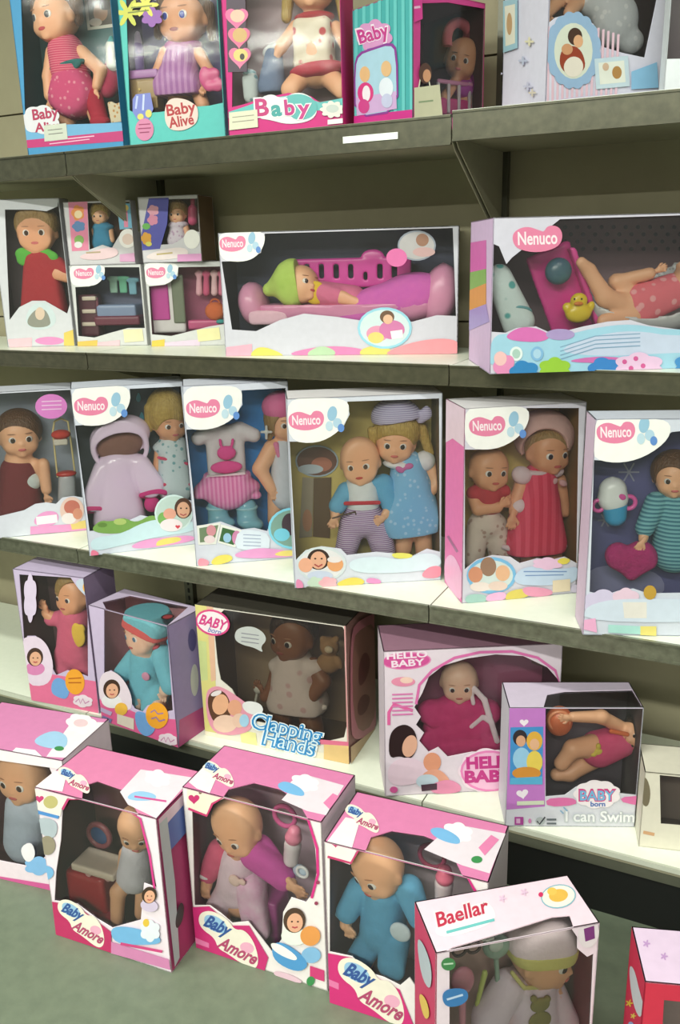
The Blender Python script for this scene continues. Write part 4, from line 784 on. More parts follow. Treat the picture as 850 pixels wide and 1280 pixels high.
t = Thing(B, 'doll_raincoat', 'shiny lilac hooded doll raincoat with pink cuffs, second box of the third shelf', 'raincoat')
LC = mat((232, 206, 238), 'shiny', (240, 222, 244), 14)
b = t.sc('coat', LC, [B.C(146, 584, .05, 150, 650, .05, 22, 34), B.E(150, 578, .05, 30, 14, 18), B.C(128, 588, .04, 116, 626, .022, 12, 14), B.C(174, 582, .04, 188, 606, .022, 15, 17)], 3, 60)
h_ = t.sc('hood', LC, [B.E(150, 546, .05, 38, 27, 26, -14), ('-', B.E(150, 560, .015, 31, 19, 34, -10)), B.T(150, 559, .03, 33, 3, -8, 0, 14)], 4, 50)
t.sc('hood_lining', (132, 92, 80), [B.E(150, 556, .055, 31, 19, 16, -10)], 3, 28, h_)
t.sc('cuff', (222, 60, 134), [B.T(115, 638, .024, 13, 3, 8, 0, 70)], 0, 26, b); t.sc('cuff', (222, 50, 140), [B.T(192, 618, .022, 15, 3.4, -24, 0, 70), B.E(190, 630, .03, 10, 11, 8)], 2, 30, b)
t.sc('lapel', (232, 220, 236), [B.C(150, 590, .026, 141, 650, .016, 4, 3)], 1, 30, b)
for y_ in (598, 618, 638): t.ball('snap_button', mat((236, 206, 222), 'plastic'), B.P(150, y_, .012), np.array([2.2, 1.5, 2.2])*B.s, None, b)
t.done()
t = Thing(B, 'doll', 'blond fringed doll in a pale floral outfit beside the lilac raincoat', 'doll', 'dolls in boxes')
hp = t.head(212, 528, .06, 22, 14, 4, 0, (80, 60, 50))
b = t.sc('body', SKIND, hp+[B.C(214, 550, .065, 216, 600, .065, 15, 18), B.C(200, 562, .06, 196, 590, .05, 7, 6)], 3, 48); t.face(b)
t.sc('outfit', mat((206, 220, 226), 'dots', (120, 170, 180), 60), [B.C(216, 560, .06, 220, 606, .055, 20, 26), B.E(214, 558, .06, 24, 9, 16)], 4, 36)
t.sc('pink_piping', (222, 70, 110), [B.C(198, 572, .024, 236, 580, .022, 2), B.C(200, 606, .016, 240, 606, .016, 2.4)], 0, 40)
t.sc('hair', BLOND, [B.E(208, 514, .062, 26, 31, 25), ('-', B.E(216, 545, .0, 19, 20, 40)), B.C(186, 510, .05, 186, 536, .06, 6, 5)], 3, 42, kind='hair'); t.done()
t = Thing(B, 'toy_flower', 'small pale bow ornament under the raincoat sleeve', 'bow'); t.sc('bow', (226, 206, 226), [B.E(200, 614, .02, 7, 5, 3, 30), B.E(208, 618, .02, 6, 5, 3, -30)], 1, 20); t.done()

# --- C3 ballet
B = Carton('tall box with a pink tutu dress on a blue card, third on the third shelf', .373, -.102, 36, .25, .452, .12, S3, (206, 208, 222), (22, 34, 52), back=(36, 100, 160),
           holes={'f': [[(232, 537), (262, 536), (290, 524), (303, 506), (302, 488), (357, 485), (368, 640), (350, 640), (338, 654), (334, 664), (318, 660), (302, 662), (276, 652), (246, 658)]]})
nenuco(B, sm((226, 484), (266, 482), (302, 483), (303, 506), (290, 526), (262, 538), (230, 536)), 254, 511, 44, 25)
B.art('snapshot', [([(246, 657), (276, 653), (270, 680), (248, 681)], (226, 226, 220)), ([(249, 660), (273, 656), (268, 676), (250, 678)], (110, 130, 100)), (el(264, 663, 6, 7), (206, 140, 150)), (el(262, 674, 7, 5), (226, 206, 210)), ([(276, 655), (304, 663), (294, 684), (272, 678)], (226, 226, 220)), ([(278, 659), (300, 665), (292, 681), (274, 676)], (60, 100, 60)), (el(284, 672, 5, 6), (150, 190, 220)), (el(296, 672, 6, 9), (200, 130, 170))])
B.art('open_page', [(sm((298, 662), (318, 662), (338, 668), (336, 690), (310, 688), (292, 684), it=1), (214, 222, 236))]+[(ln((304, 668+i*4.4), (326, 669+i*4.4), w=1), (150, 160, 190)) for i in range(4)])
B.art('round_picture', [(el(366, 660, 31, 26), (130, 206, 232)), (el(366, 660, 28, 23), (126, 160, 150)), (el(362, 655, 10, 14), (70, 56, 66)), (el(352, 668, 10, 8), (120, 200, 226))])
B.art('bottom_print', [(sm((290, 692), (320, 684), (348, 686), (370, 690), (369, 696), (300, 698)), (222, 150, 200)), (sm((262, 704), (270, 694), (288, 692), (292, 700), (272, 706)), (226, 206, 96)), (sm((340, 694), (350, 688), (369, 687), (369, 695)), (230, 210, 120)), (sm((247, 708), (248, 696), (262, 700), (260, 707)), (236, 150, 170))])
t = Thing(B, 'tutu_dress', 'white doll shirt with a pink tutu skirt pinned to the blue card', 'dress')
b = t.sc('shirt', (214, 206, 212), [B.X(282, 564, .06, 24, 34, 9, 8), B.C(264, 538, .06, 248, 548, .055, 11, 9), B.C(300, 538, .06, 317, 544, .055, 11, 9)], 5, 40)
t.sc('pink_motif', (226, 70, 150), [B.E(283, 566, .032, 12, 9, 4), B.E(283, 584, .03, 20, 8, 5), B.C(276, 556, .035, 275, 550, .035, 2), B.C(290, 556, .035, 291, 550, .035, 2)], 2, 30, b)
t.sc('tutu', mat((222, 120, 180), 'stripes', (236, 160, 206), 30), [B.C(284, 596, .055, 284, 604, .055, 30, 34), B.E(284, 610, .05, 42, 15, 22), B.H(284, 592, .05, 0, 1)]+[B.E(248+i*12, 619, .04, 7, 5, 8) for i in range(7)], 4, 52, b); t.sc('waist_band', (236, 226, 232), [B.X(282, 594, .038, 25, 2, 6, 1.5, -3)], 0, 26, b); t.done()
for x_, nm in ((272, 'left'), (308, 'right')):
    t = Thing(B, 'doll_boot', 'pale blue shiny doll boot, %s one of the pair under the tutu' % nm, 'boot', 'pale blue doll boots'); t.sc('boot', (130, 190, 210), [B.C(x_, 634, .05, x_+1, 648, .05, 13, 13), B.E(x_+5, 654, .035, 17, 9, 14, 12 if nm == 'right' else 0)], 5, 30, kind='shiny'); t.sc('boot_cuff', (160, 210, 222), [B.E(x_, 634, .05, 15, 4, 14)], 1, 22); t.done()
t = Thing(B, 'doll', 'doll with a pink cap and bare arm beside the tutu dress', 'doll', 'dolls in boxes')
hp = t.head(358, 528, .055, 22, 10, 0, 0, (90, 70, 60))
b = t.sc('body', SKIN, hp+[B.C(356, 552, .06, 360, 604, .06, 14, 18), B.C(340, 560, .05, 325, 586, .045, 11, 10), B.C(325, 586, .045, 340, 612, .025, 9, 7), B.C(346, 616, .055, 344, 650, .05, 12, 10)], 3, 56); t.face(b); t.hand(SKIN, 340, 614, .02, -70, 12, b)
t.sc('white_top', (214, 220, 232), [B.C(357, 560, .055, 360, 616, .05, 17, 24)], 4, 32); t.sc('pink_strap', (226, 130, 170), [B.C(345, 556, .035, 349, 570, .03, 4, 3)], 1, 18)
t.sc('hair', SAND, [B.E(354, 522, .06, 25, 26, 24), ('-', B.E(362, 536, .01, 18, 18, 30)), B.C(336, 530, .05, 336, 546, .05, 5)], 3, 32, kind='hair'); t.sc('pink_cap', (222, 110, 160), [B.E(352, 508, .058, 25, 20, 25), B.H(352, 519, .05, .2, -1)], 3, 30); t.done()
t = Thing(B, 'hair_bow', 'silver star shaped hair bow hanging by the pink capped doll', 'bow'); t.sc('bow', (214, 216, 214), [B.C(327, 540, .03, 339, 540, .03, 1.6), B.C(333, 533, .03, 333, 548, .03, 1.6), B.E(333, 540, .03, 3, 3, 2)], 1, 26, kind='shiny'); t.done()

# --- C4 twins
B = Carton('wide box with a bald doll and a headband doll in blue side by side', .675, -.137, 31, .344, .442, .12, S3, (206, 210, 222), (100, 88, 50), sides={'t': (226, 222, 226)}, back=(150, 134, 78),
           holes={'f': [[(362, 552), (400, 552), (428, 536), (437, 518), (434, 502), (549, 498), (550, 690), (534, 686), (514, 696), (494, 692), (470, 690), (434, 694), (426, 686), (402, 683), (382, 688), (370, 700)]]})
nenuco(B, sm((357, 498), (398, 497), (435, 499), (437, 518), (424, 540), (396, 555), (360, 551)), 383, 526, 46, 26)
B.art('round_picture', [(el(402, 705, 31, 22), (206, 216, 220)), (el(402, 705, 28, 19), (222, 222, 224)), (el(398, 699, 14, 13), (56, 40, 34)), (el(398, 700, 10, 11), (224, 170, 140)), (el(394, 698, 1.4, 1), (50, 36, 30)), (el(402, 698, 1.4, 1), (50, 36, 30)), (ln((393, 705), (398, 708), (403, 705), w=1.8), (170, 70, 70)), (el(382, 706, 9, 9), (230, 170, 140)), (el(419, 705, 10, 9), (224, 160, 110)), (el(418, 699, 9, 4), (226, 220, 220)), (el(400, 719, 16, 6), (196, 206, 226))])
B.art('bottom_print', [(sm((434, 700), (470, 694), (500, 700), (530, 690), (551, 694), (551, 710), (500, 716), (440, 716)), (206, 222, 232)), (sm((420, 728), (440, 720), (456, 724), (454, 731), (424, 733)), (222, 200, 90)), (sm((456, 728), (460, 721), (476, 724), (476, 730)), (222, 140, 190)), (sm((524, 722), (534, 708), (552, 706), (552, 722)), (232, 140, 160)), (sm((370, 737), (370, 722), (378, 726), (380, 735)), (226, 140, 180)), (cloud(384, 720, 404, 736, 5, .2), (196, 216, 196)), (cloud(398, 720, 422, 736, 5, .2), (232, 176, 186)), (sm((488, 692), (498, 690), (516, 692), (514, 697), (494, 698), it=1), (216, 212, 100))])
B.art('card_picture', [(el(396, 576, 27, 20), (176, 190, 206)), (el(396, 576, 25, 18), (120, 80, 70)), (el(402, 580, 13, 9), (190, 120, 100)), (el(388, 586, 16, 6), (196, 206, 220)), ([(378, 596), (392, 597), (390, 670), (374, 672)], (170, 156, 136)), ([(392, 597), (414, 596), (412, 672), (391, 670)], (110, 84, 60)), (el(384, 650, 6, 14), (196, 140, 110))], 'k')
t = Thing(B, 'doll', 'bald doll in a blue sweater and striped trousers, standing before the blond doll', 'doll', 'dolls in boxes')
hp = t.head(450, 577, .035, 24.5, -10, 8, -4, (90, 60, 44), (196, 70, 60), 1.12)
b = t.sc('body', SKIN, hp+[B.C(452, 602, .05, 452, 640, .055, 15, 20), B.C(432, 618, .05, 420, 634, .04, 10, 8), B.C(420, 634, .04, 419, 646, .03, 7, 6), B.C(478, 608, .05, 490, 630, .04, 10, 8), B.C(490, 630, .04, 482, 644, .02, 7, 6), B.C(440, 650, .055, 430, 688, .05, 13, 12), B.C(470, 650, .055, 478, 688, .05, 13, 12)], 3, 72); t.face(b)
t.hand(SKIN, 419, 648, .024, -120, 13, b); t.hand(SKIN, 479, 648, .016, -150, 13, b, -1)
t.sc('sweater', (232, 236, 240), [B.C(452, 610, .05, 453, 626, .05, 21, 22)], 4, 32); t.sc('sleeve', (112, 180, 220), [B.C(433, 614, .05, 422, 632, .038, 12, 11)], 3, 28, None, 'blue sleeve'); t.sc('sleeve', (104, 178, 222), [B.C(479, 606, .045, 490, 634, .036, 14, 12), B.E(470, 602, .04, 12, 7, 10)], 3, 30, None, 'blue sleeve')
t.sc('red_band', (206, 50, 66), [B.C(432, 630, .010, 474, 629, .010, 2.6)], 0, 34)
t.sc('trousers', mat((214, 200, 224), 'hstripes', (150, 110, 160), 66), [B.C(453, 636, .052, 454, 648, .052, 22, 24), B.C(441, 654, .05, 432, 690, .045, 17, 14), B.C(470, 654, .05, 480, 690, .045, 18, 15)], 5, 46)
t.sc('spoon_cord', (90, 70, 60), [B.C(416, 648, .018, 444, 640, .016, 1.1), B.C(444, 640, .016, 452, 660, .02, 1.1)], 0, 50); t.done()
t = Thing(B, 'doll', 'blond doll with a lilac striped headband and light blue dress', 'doll', 'dolls in boxes')
hp = t.head(494, 552, .055, 25, -8, 2, 4, (50, 40, 36), (214, 110, 100))
b = t.sc('body', SKIN, hp+[B.C(506, 575, .065, 512, 650, .065, 16, 20), B.C(536, 582, .06, 547, 604, .05, 10, 9), B.C(547, 604, .05, 524, 626, .03, 9, 7), B.C(506, 660, .065, 504, 686, .06, 12, 11), B.C(528, 660, .065, 530, 690, .06, 12, 11)], 3, 66); t.face(b); t.hand(SKIN, 520, 627, .024, -170, 14, b, -1)
t.sc('dress', mat((130, 186, 226), 'dots', (170, 206, 236), 70), [B.C(510, 584, .06, 512, 610, .058, 22, 28), B.C(512, 610, .058, 514, 646, .05, 28, 40), B.H(514, 665, .05, .1, -1)], 4, 42); t.sc('dress_yoke', (230, 230, 236), [B.E(504, 580, .052, 26, 7, 18, 6)], 2, 26)
t.sc('sleeve', (228, 230, 234), [B.E(531, 576, .052, 13, 13, 13, 20)], 2, 24, None, 'white puffed sleeve'); t.sc('pink_bow', (206, 110, 170), [B.E(500, 587, .022, 6, 4, 3, 30), B.E(511, 583, .022, 6, 4, 3, -10), B.E(506, 586, .02, 2.4, 2.4, 2)], .6, 26)
t.sc('hair', BLOND, [B.E(496, 538, .062, 30, 27, 29), ('-', B.E(494, 563, .0, 25, 17, 40)), B.C(527, 536, .055, 537, 566, .055, 7, 6), B.C(464, 538, .05, 466, 558, .05, 5, 4)], 3, 44, kind='hair')
t.sc('headband', mat((206, 200, 226), 'hstripes', (160, 150, 190), 70), [B.E(496, 522, .06, 32, 24, 31, 6), B.H(496, 525, .05, .14, -1), B.E(528, 520, .035, 7, 10, 5, 30), B.E(534, 516, .035, 6, 9, 4, -10)], 3, 42); t.done()

# --- C5 red dress
B = Carton('tall pink sided box holding a red dress doll and a small bald doll', 1.06, -.077, 36, .266, .431, .132, S3, (208, 204, 218), (124, 98, 62), sides={'l': (226, 120, 176), 't': (230, 226, 230)}, back=(176, 150, 86),
           holes={'f': [[(580, 562), (610, 562), (644, 548), (661, 524), (658, 510), (724, 510), (722, 704), (706, 696), (690, 700), (672, 698), (650, 704), (638, 696), (616, 694), (596, 700), (581, 712)]]})
B.art('pale_corner', [([(550, 495), (582, 505), (582, 560), (566, 548), (553, 550)], (232, 206, 222)), (sm((555, 700), (566, 690), (580, 720), (580, 756), (556, 730)), (232, 170, 206)), (ln((560, 670), (572, 690), w=3), (170, 110, 150))], 'l')
nenuco(B, sm((579, 508), (620, 507), (660, 508), (662, 526), (648, 548), (618, 563), (580, 560)), 609, 533, 47, 27)
B.art('round_picture', [(el(614, 719, 31, 23), (120, 180, 222)), (el(614, 719, 27, 19), (206, 216, 216)), (el(610, 708, 10, 12), (150, 116, 96)), (el(594, 718, 9, 10), (206, 140, 110)), (el(628, 716, 9, 10), (226, 176, 140)), (el(600, 733, 13, 6), (230, 214, 210)), (el(622, 732, 12, 6), (226, 200, 190))])
B.art('bottom_print', [(sm((646, 712), (670, 706), (700, 712), (724, 706), (722, 728), (680, 732), (640, 730)), (190, 206, 230)), (ln((654, 714), (708, 714), w=1.4), (110, 140, 190)), (ln((656, 719), (704, 718), w=1.2), (110, 140, 190)), (cloud(664, 696, 704, 712, 6, .2), (230, 190, 220)), (sm((694, 702), (702, 696), (714, 699), (706, 706), it=1), (226, 206, 90)), (sm((580, 754), (582, 742), (608, 742), (608, 753)), (160, 196, 190)), (sm((606, 752), (608, 742), (632, 738), (632, 750)), (232, 176, 214)), (sm((630, 750), (634, 738), (660, 734), (664, 744), (640, 750)), (214, 196, 96)), (sm((650, 736), (660, 732), (690, 736), (690, 744), (660, 746)), (226, 150, 180)), ([(690, 725), (712, 723), (712, 738), (690, 740)], (224, 206, 180)), (sm((712, 740), (714, 730), (726, 730), (726, 740)), (206, 196, 220))])
t = Thing(B, 'doll', 'small bald doll in a red top and pale trousers, left in the pink sided box', 'doll', 'dolls in boxes')
hp = t.head(611, 587, .05, 24, 8, 0, 4, (60, 44, 40), (196, 90, 80))
b = t.sc('body', SKIND, hp+[B.C(610, 612, .06, 608, 645, .065, 14, 17), B.C(592, 620, .055, 598, 636, .035, 9, 8), B.C(598, 636, .035, 622, 634, .025, 8, 7), B.C(630, 616, .05, 634, 628, .04, 8, 7), B.C(598, 652, .065, 592, 696, .06, 11, 10), B.C(620, 652, .065, 624, 692, .06, 11, 10)], 3, 60); t.face(b); t.hand(SKIND, 626, 632, .02, 30, 13, b)
t.sc('red_top', (190, 54, 66), [B.C(610, 614, .055, 610, 626, .055, 19, 19), B.E(594, 616, .05, 11, 9, 10), B.E(628, 614, .045, 10, 9, 9)], 3, 32)
t.sc('trousers', mat((216, 200, 190), 'dots', (180, 150, 140), 60), [B.C(608, 648, .06, 608, 654, .06, 18, 19), B.C(598, 656, .06, 592, 698, .055, 14, 13), B.C(619, 656, .06, 624, 696, .055, 15, 13)], 4, 40); t.done()
t = Thing(B, 'doll', 'doll in a pale bonnet and a red dress with a lace hem', 'doll', 'dolls in boxes')
hp = t.head(684, 564, .055, 26, 12, 2, 0, (50, 40, 50), (206, 100, 96))
b = t.sc('body', SKIND, hp+[B.C(676, 590, .065, 672, 660, .065, 16, 22), B.C(652, 604, .055, 644, 628, .04, 9, 8), B.C(644, 628, .04, 642, 640, .03, 8, 6), B.C(700, 600, .06, 706, 640, .055, 8, 7), B.C(662, 682, .065, 662, 708, .06, 12), B.C(690, 682, .065, 692, 708, .06, 12)], 3, 64); t.face(b); t.hand(SKIND, 641, 646, .024, -100, 15, b)
t.sc('dress', mat((212, 56, 88), 'stripes', (226, 80, 110), 16), [B.C(674, 600, .058, 670, 630, .055, 22, 29), B.C(670, 630, .055, 668, 676, .048, 29, 40), B.H(668, 688, .05, 0, -1)], 4, 44); t.sc('lace_hem', (226, 206, 216), [B.C(630, 684, .03, 668, 692, .018, 3.6), B.C(668, 692, .018, 706, 682, .03, 3.6)], 1, 42)
t.sc('collar', (226, 206, 214), [B.E(652, 594, .045, 13, 11, 10, 30), B.E(694, 590, .045, 11, 7, 9, -10), B.E(674, 590, .045, 14, 4, 12)], 2, 32); t.sc('sleeve_frill', (230, 214, 220), [B.E(648, 632, .034, 10, 9, 9)], 2, 22)
t.sc('hair', SAND, [B.E(684, 556, .062, 29, 28, 26), ('-', B.E(686, 574, .0, 23, 20, 40))], 3, 36, kind='hair')
t.sc('bonnet', mat((222, 180, 176), 'cloth', (206, 164, 160)), [B.E(680, 546, .066, 37, 34, 32, 8), ('-', B.E(686, 570, .0, 30, 31, 44)), B.H(680, 566, .05, .1, -1)], 4, 42); t.sc('ribbon_bow', (226, 180, 186), [B.E(692, 602, .028, 6, 4, 3, -30), B.E(704, 604, .028, 6, 4, 3, 30)], 1, 20); t.done()

# --- C6 winter
B = Carton('navy windowed winter doll box with a drinking cup, right end of the third shelf', 1.333, -.137, 21, .3, .436, .09, S3, (204, 208, 222), (42, 40, 66), sides={'l': (214, 190, 214)}, back=(58, 58, 96),
           holes={'f': [[(737, 575), (770, 577), (800, 566), (840, 540), (940, 530), (940, 740), (810, 742), (792, 736), (776, 738), (756, 744), (737, 740)]]})
nenuco(B, sm((737, 522), (790, 522), (838, 524), (838, 548), (806, 572), (770, 580), (737, 572)), 770, 541, 50, 29)
B.art('snowflake_print', [(s_, (150, 150, 176)) for cx_, cy_, r_ in ((786, 590, 13), (756, 650, 9)) for s_ in [ln((cx_-r_*math.cos(a), cy_-r_*math.sin(a)), (cx_+r_*math.cos(a), cy_+r_*math.sin(a)), w=2) for a in (0, 1.047, 2.094)]+[flower(cx_, cy_, r_*.5, 6, .4)]]+[(sm((730, 712), (770, 704), (830, 716), (830, 750), (730, 752)), (140, 140, 180))], 'k')
B.art('cloud_print', [(cloud(728, 736, 780, 770, 6, .15), (206, 196, 224)), (cloud(764, 734, 800, 764, 6, .15), (226, 196, 216)), (sm((730, 756), (780, 746), (940, 752), (940, 776), (730, 778)), (206, 216, 232)), ([(778, 752), (808, 752), (808, 772), (780, 772)], (226, 220, 214)), (el(812, 740, 8, 9), (190, 150, 60)), ([(726, 774), (744, 772), (746, 790), (728, 786)], (232, 170, 206)), ([(760, 780), (800, 782), (800, 792), (760, 790)], (170, 216, 210)), ([(800, 782), (820, 782), (820, 794), (800, 793)], (226, 210, 120))])
t = Thing(B, 'sippy_cup', 'toy drinking cup with white lid and pink handles, right end of the third shelf', 'cup')
t.sc('lid', (232, 234, 236), [B.C(766, 613, .035, 766, 622, .035, 17, 19), B.C(766, 600, .035, 766, 610, .035, 3.4, 4)], 3, 32, kind='plastic'); t.sc('cup', (60, 160, 210), [B.C(768, 632, .035, 769, 644, .035, 16, 14)], 2, 28, kind='plastic')
t.sc('handle', (226, 90, 170), [B.T(748, 632, .03, 7, 2.6, 0, 0, 0)], 0, 26, kind='plastic'); t.sc('handle', (226, 90, 170), [B.T(786, 628, .03, 8, 2.8)], 0, 26, kind='plastic'); t.sc('heart_emblem', (214, 80, 160), [B.E(778, 622, .01, 5, 4, 2, 20)], 0, 16, kind='plastic'); t.done()
t = Thing(B, 'heart_muff', 'fuzzy magenta heart shaped muff in the navy winter box', 'muff')
t.sc('muff', mat((190, 32, 120), 'fluff', (150, 20, 96)), [B.E(772, 694, .03, 16, 17, 12), B.E(800, 694, .03, 20, 19, 13), B.C(775, 700, .03, 788, 716, .03, 14, 8), B.C(806, 700, .03, 790, 718, .03, 15, 7)], 6, 44, kind='fluff'); t.done()
t = Thing(B, 'doll', 'doll in a teal striped sweater behind the fuzzy heart muff', 'doll', 'dolls in boxes')
hp = t.head(842, 596, .05, 24, -8)
b = t.sc('body', SKIN, hp+[B.C(842, 622, .055, 842, 690, .055, 17, 22), B.C(820, 630, .045, 806, 660, .035, 10, 8), B.C(806, 660, .035, 804, 674, .025, 7, 6)], 3, 52); t.face(b); t.hand(SKIN, 803, 678, .016, -120, 12, b)
t.sc('sweater', mat((120, 180, 190), 'hstripes', (60, 120, 140), 40), [B.C(842, 630, .055, 842, 690, .05, 22, 27), B.C(820, 628, .045, 806, 660, .035, 14, 12)], 4, 38)
t.sc('hair', BROWN, [B.E(842, 588, .055, 28, 27, 25), ('-', B.E(840, 606, .0, 21, 21, 32))], 3, 32, kind='hair'); t.done()

# ================================================================== LOWEST SHELF
BLUEB = (112, 160, 216)
def my_logo(B, x, y, a=0): return B.art('white_logo', [(cloud(x-13, y-8, x+13, y+8, 6, .15, a), (232, 214, 226)), (ln((x-9, y+1), (x-5, y-3), (x-3, y+3), (x, y-3), (x+3, y+3), (x+8, y), w=1.4), (196, 120, 170))])
# --- D1
B = Carton('lilac and pink box with a waving doll, far left of the lowest shelf', -.199, -.166, 5, .236, .404, .13, S4, (196, 180, 210), (74, 48, 54), sides={'r': (150, 130, 160)}, back=(72, 50, 54),
           holes={'f': [[(24, 718), (88, 720), (98, 736), (108, 745), (110, 770), (110, 846), (100, 842), (84, 838), (70, 844), (62, 830), (56, 806), (44, 795), (34, 795), (26, 810)]]})
B.art('pink_base', [([(20, 828), (60, 842), (122, 852), (124, 896), (20, 872)], (222, 110, 150))])
B.art('girl_picture', [(sm((26, 800), (36, 795), (50, 796), (62, 810), (68, 836), (60, 858), (30, 856)), (226, 206, 226))]+girl(44, 822, 11, (70, 46, 40), (214, 130, 180)))
B.art('butterfly', [(sm((65, 852), (72, 846), (82, 850), (88, 862), (84, 874), (74, 872), (64, 866)), BLUEB), (el(94, 852, 12, 16, -8), (236, 160, 50)), (ln((86, 848), (102, 847), w=1.6), (180, 100, 30)), (ln((86, 853), (102, 853), w=1.6), (180, 100, 30))])
my_logo(B, 104, 876, 8)
B.art('moth_print', [(sm((93, 728), (102, 722), (112, 726), (112, 742), (106, 744)), (190, 200, 216)), (el(108, 734, 4, 6), (226, 170, 80)), (cloud(30, 716, 47, 778, 6, .2), (216, 200, 226))])
t = Thing(B, 'doll', 'pink suited doll with one arm raised, far left of the lowest shelf', 'doll', 'dolls in boxes')
hp = t.head(92, 744, .05, 18, -16, 0, 0, (60, 50, 60), (186, 90, 90), 1.1)
b = t.sc('body', SKIND, hp+[B.C(92, 762, .055, 92, 806, .055, 12, 16), B.C(78, 772, .05, 64, 772, .035, 7, 6), B.C(64, 772, .035, 57, 766, .03, 6, 5), B.C(84, 812, .055, 80, 840, .04, 9), B.C(104, 812, .055, 106, 842, .04, 9)], 3, 56); t.face(b); t.hand(SKIND, 57, 762, .026, 110, 10, b)
t.sc('suit', (214, 100, 134), [B.C(94, 772, .053, 94, 812, .05, 17, 20), B.C(80, 772, .05, 64, 774, .036, 9, 7.5), B.C(84, 818, .05, 82, 840, .035, 14, 11), B.C(102, 816, .05, 106, 842, .04, 13, 10)], 4, 44)
t.sc('yellow_print', (226, 190, 70), [B.E(95, 794, .018, 11, 14, 4), B.E(88, 786, .02, 4, 5, 3), B.E(102, 786, .02, 4, 5, 3)], 1, 24); t.sc('hair', SAND, [B.E(93, 736, .054, 20, 20, 19), ('-', B.E(89, 750, .01, 16, 17, 26))], 3, 28, kind='hair'); t.done()
# --- D2
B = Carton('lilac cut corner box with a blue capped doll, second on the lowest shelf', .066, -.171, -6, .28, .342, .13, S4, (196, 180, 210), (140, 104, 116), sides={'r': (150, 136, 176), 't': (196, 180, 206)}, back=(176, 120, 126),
           holes={'f': [[(130, 762), (134, 740), (200, 750), (220, 766), (218, 790), (216, 888), (206, 890), (196, 880), (184, 882), (178, 890), (168, 886), (156, 868), (150, 846), (138, 838), (130, 842)]],
                  't': [[(128, 764), (128, 752), (163, 744), (236, 758), (226, 790)]]})
B.art('pink_base', [([(120, 872), (160, 886), (180, 896), (228, 902), (228, 942), (120, 906)], (222, 96, 148))])
B.art('pink_base', [([(224, 900), (260, 880), (262, 930), (224, 942)], (180, 80, 130)), (el(240, 800, 5, 14), (90, 84, 130)), (el(243, 850, 5, 20), (196, 196, 186))], 'r')
B.art('girl_picture', [(sm((124, 850), (130, 840), (142, 838), (156, 850), (166, 872), (164, 890), (140, 884), (124, 876)), (226, 210, 222))]+girl(140, 862, 11.5, (66, 40, 30), (230, 226, 230), 5)+[(el(152, 886, 8, 8), (232, 180, 70)), ([(147, 892), (168, 898), (168, 912), (147, 904)], (222, 210, 196)), (ln((126, 886), (140, 892), w=5), (190, 170, 206)), (ln((128, 896), (140, 901), w=5), (120, 110, 160))])
B.art('butterfly', [(sm((168, 890), (178, 888), (192, 898), (196, 912), (184, 922), (172, 912)), BLUEB), (el(197, 894, 14, 16.5, -10), (238, 164, 48)), (ln((189, 890), (194, 887), (198, 892), (205, 891), w=1.6), (150, 120, 170)), (ln((190, 898), (196, 896), (200, 901), (207, 899), w=1.8), (150, 120, 170))])
my_logo(B, 211, 924, 10)
B.art('moth_print', [(sm((213, 780), (220, 775), (226, 782), (224, 800), (216, 802)), (206, 216, 226)), (el(221, 790, 3.4, 7), (226, 160, 70)), (sm((208, 800), (214, 796), (218, 806), (214, 812)), (70, 150, 180))])
t = Thing(B, 'doll', 'pale doll in a light blue suit and blue cap with a coral band', 'doll', 'dolls in boxes')
hp = t.head(180, 792, .045, 19, -26, 4, -4, (80, 120, 150), (206, 100, 100))
b = t.sc('body', SKINL, hp+[B.C(184, 812, .05, 186, 860, .055, 12, 17), B.C(166, 824, .05, 154, 840, .035, 8, 7), B.C(154, 840, .035, 150, 846, .03, 6), B.C(206, 824, .05, 212, 850, .045, 9, 8), B.C(212, 850, .045, 206, 864, .03, 7, 6), B.C(176, 868, .055, 168, 882, .025, 10, 9), B.C(196, 868, .055, 196, 884, .025, 10, 9)], 3, 60); t.face(b); t.hand(SKINL, 206, 866, .028, -130, 11, b); t.hand(SKINL, 150, 848, .025, -140, 9, b)
t.sc('suit', (120, 196, 216), [B.C(184, 820, .055, 186, 856, .058, 16, 19), B.C(168, 822, .05, 153, 842, .03, 9, 9), B.C(204, 820, .05, 213, 856, .034, 11, 10), B.C(174, 864, .05, 162, 884, .02, 13, 12), B.C(196, 866, .05, 188, 892, .018, 13, 12)], 2, 60)
t.sc('chest_print', (226, 150, 180), [B.E(180, 845, .02, 7, 5, 3)], 1, 18, None, 'pink part of the chest picture'); t.sc('chest_print', (226, 180, 80), [B.C(172, 830, .022, 170, 850, .02, 3.4)], 1, 18, None, 'orange part of the chest picture'); t.sc('chest_print', (120, 180, 90), [B.E(171, 854, .02, 5, 4, 3)], 1, 18, None, 'green part of the chest picture')
t.sc('collar', (206, 80, 96), [B.C(172, 812, .03, 196, 808, .04, 3)], 0, 24)
c_ = t.sc('cap', mat((126, 196, 210), 'cloth', (110, 180, 196)), [B.E(185, 780, .05, 25, 25, 24, 10), B.H(184, 783, .05, -.2, -1)], 3, 36); t.sc('cap_band', (222, 96, 96), [B.E(183, 787, .048, 25, 23, 25, 10), B.H(183, 787, .05, -.22, -1), B.H(183, 777, .05, .22, 1)], 1, 40, c_); t.sc('pompom', (206, 70, 80), [B.E(209, 765, .05, 6, 7, 6)], 1, 18, c_); t.done()
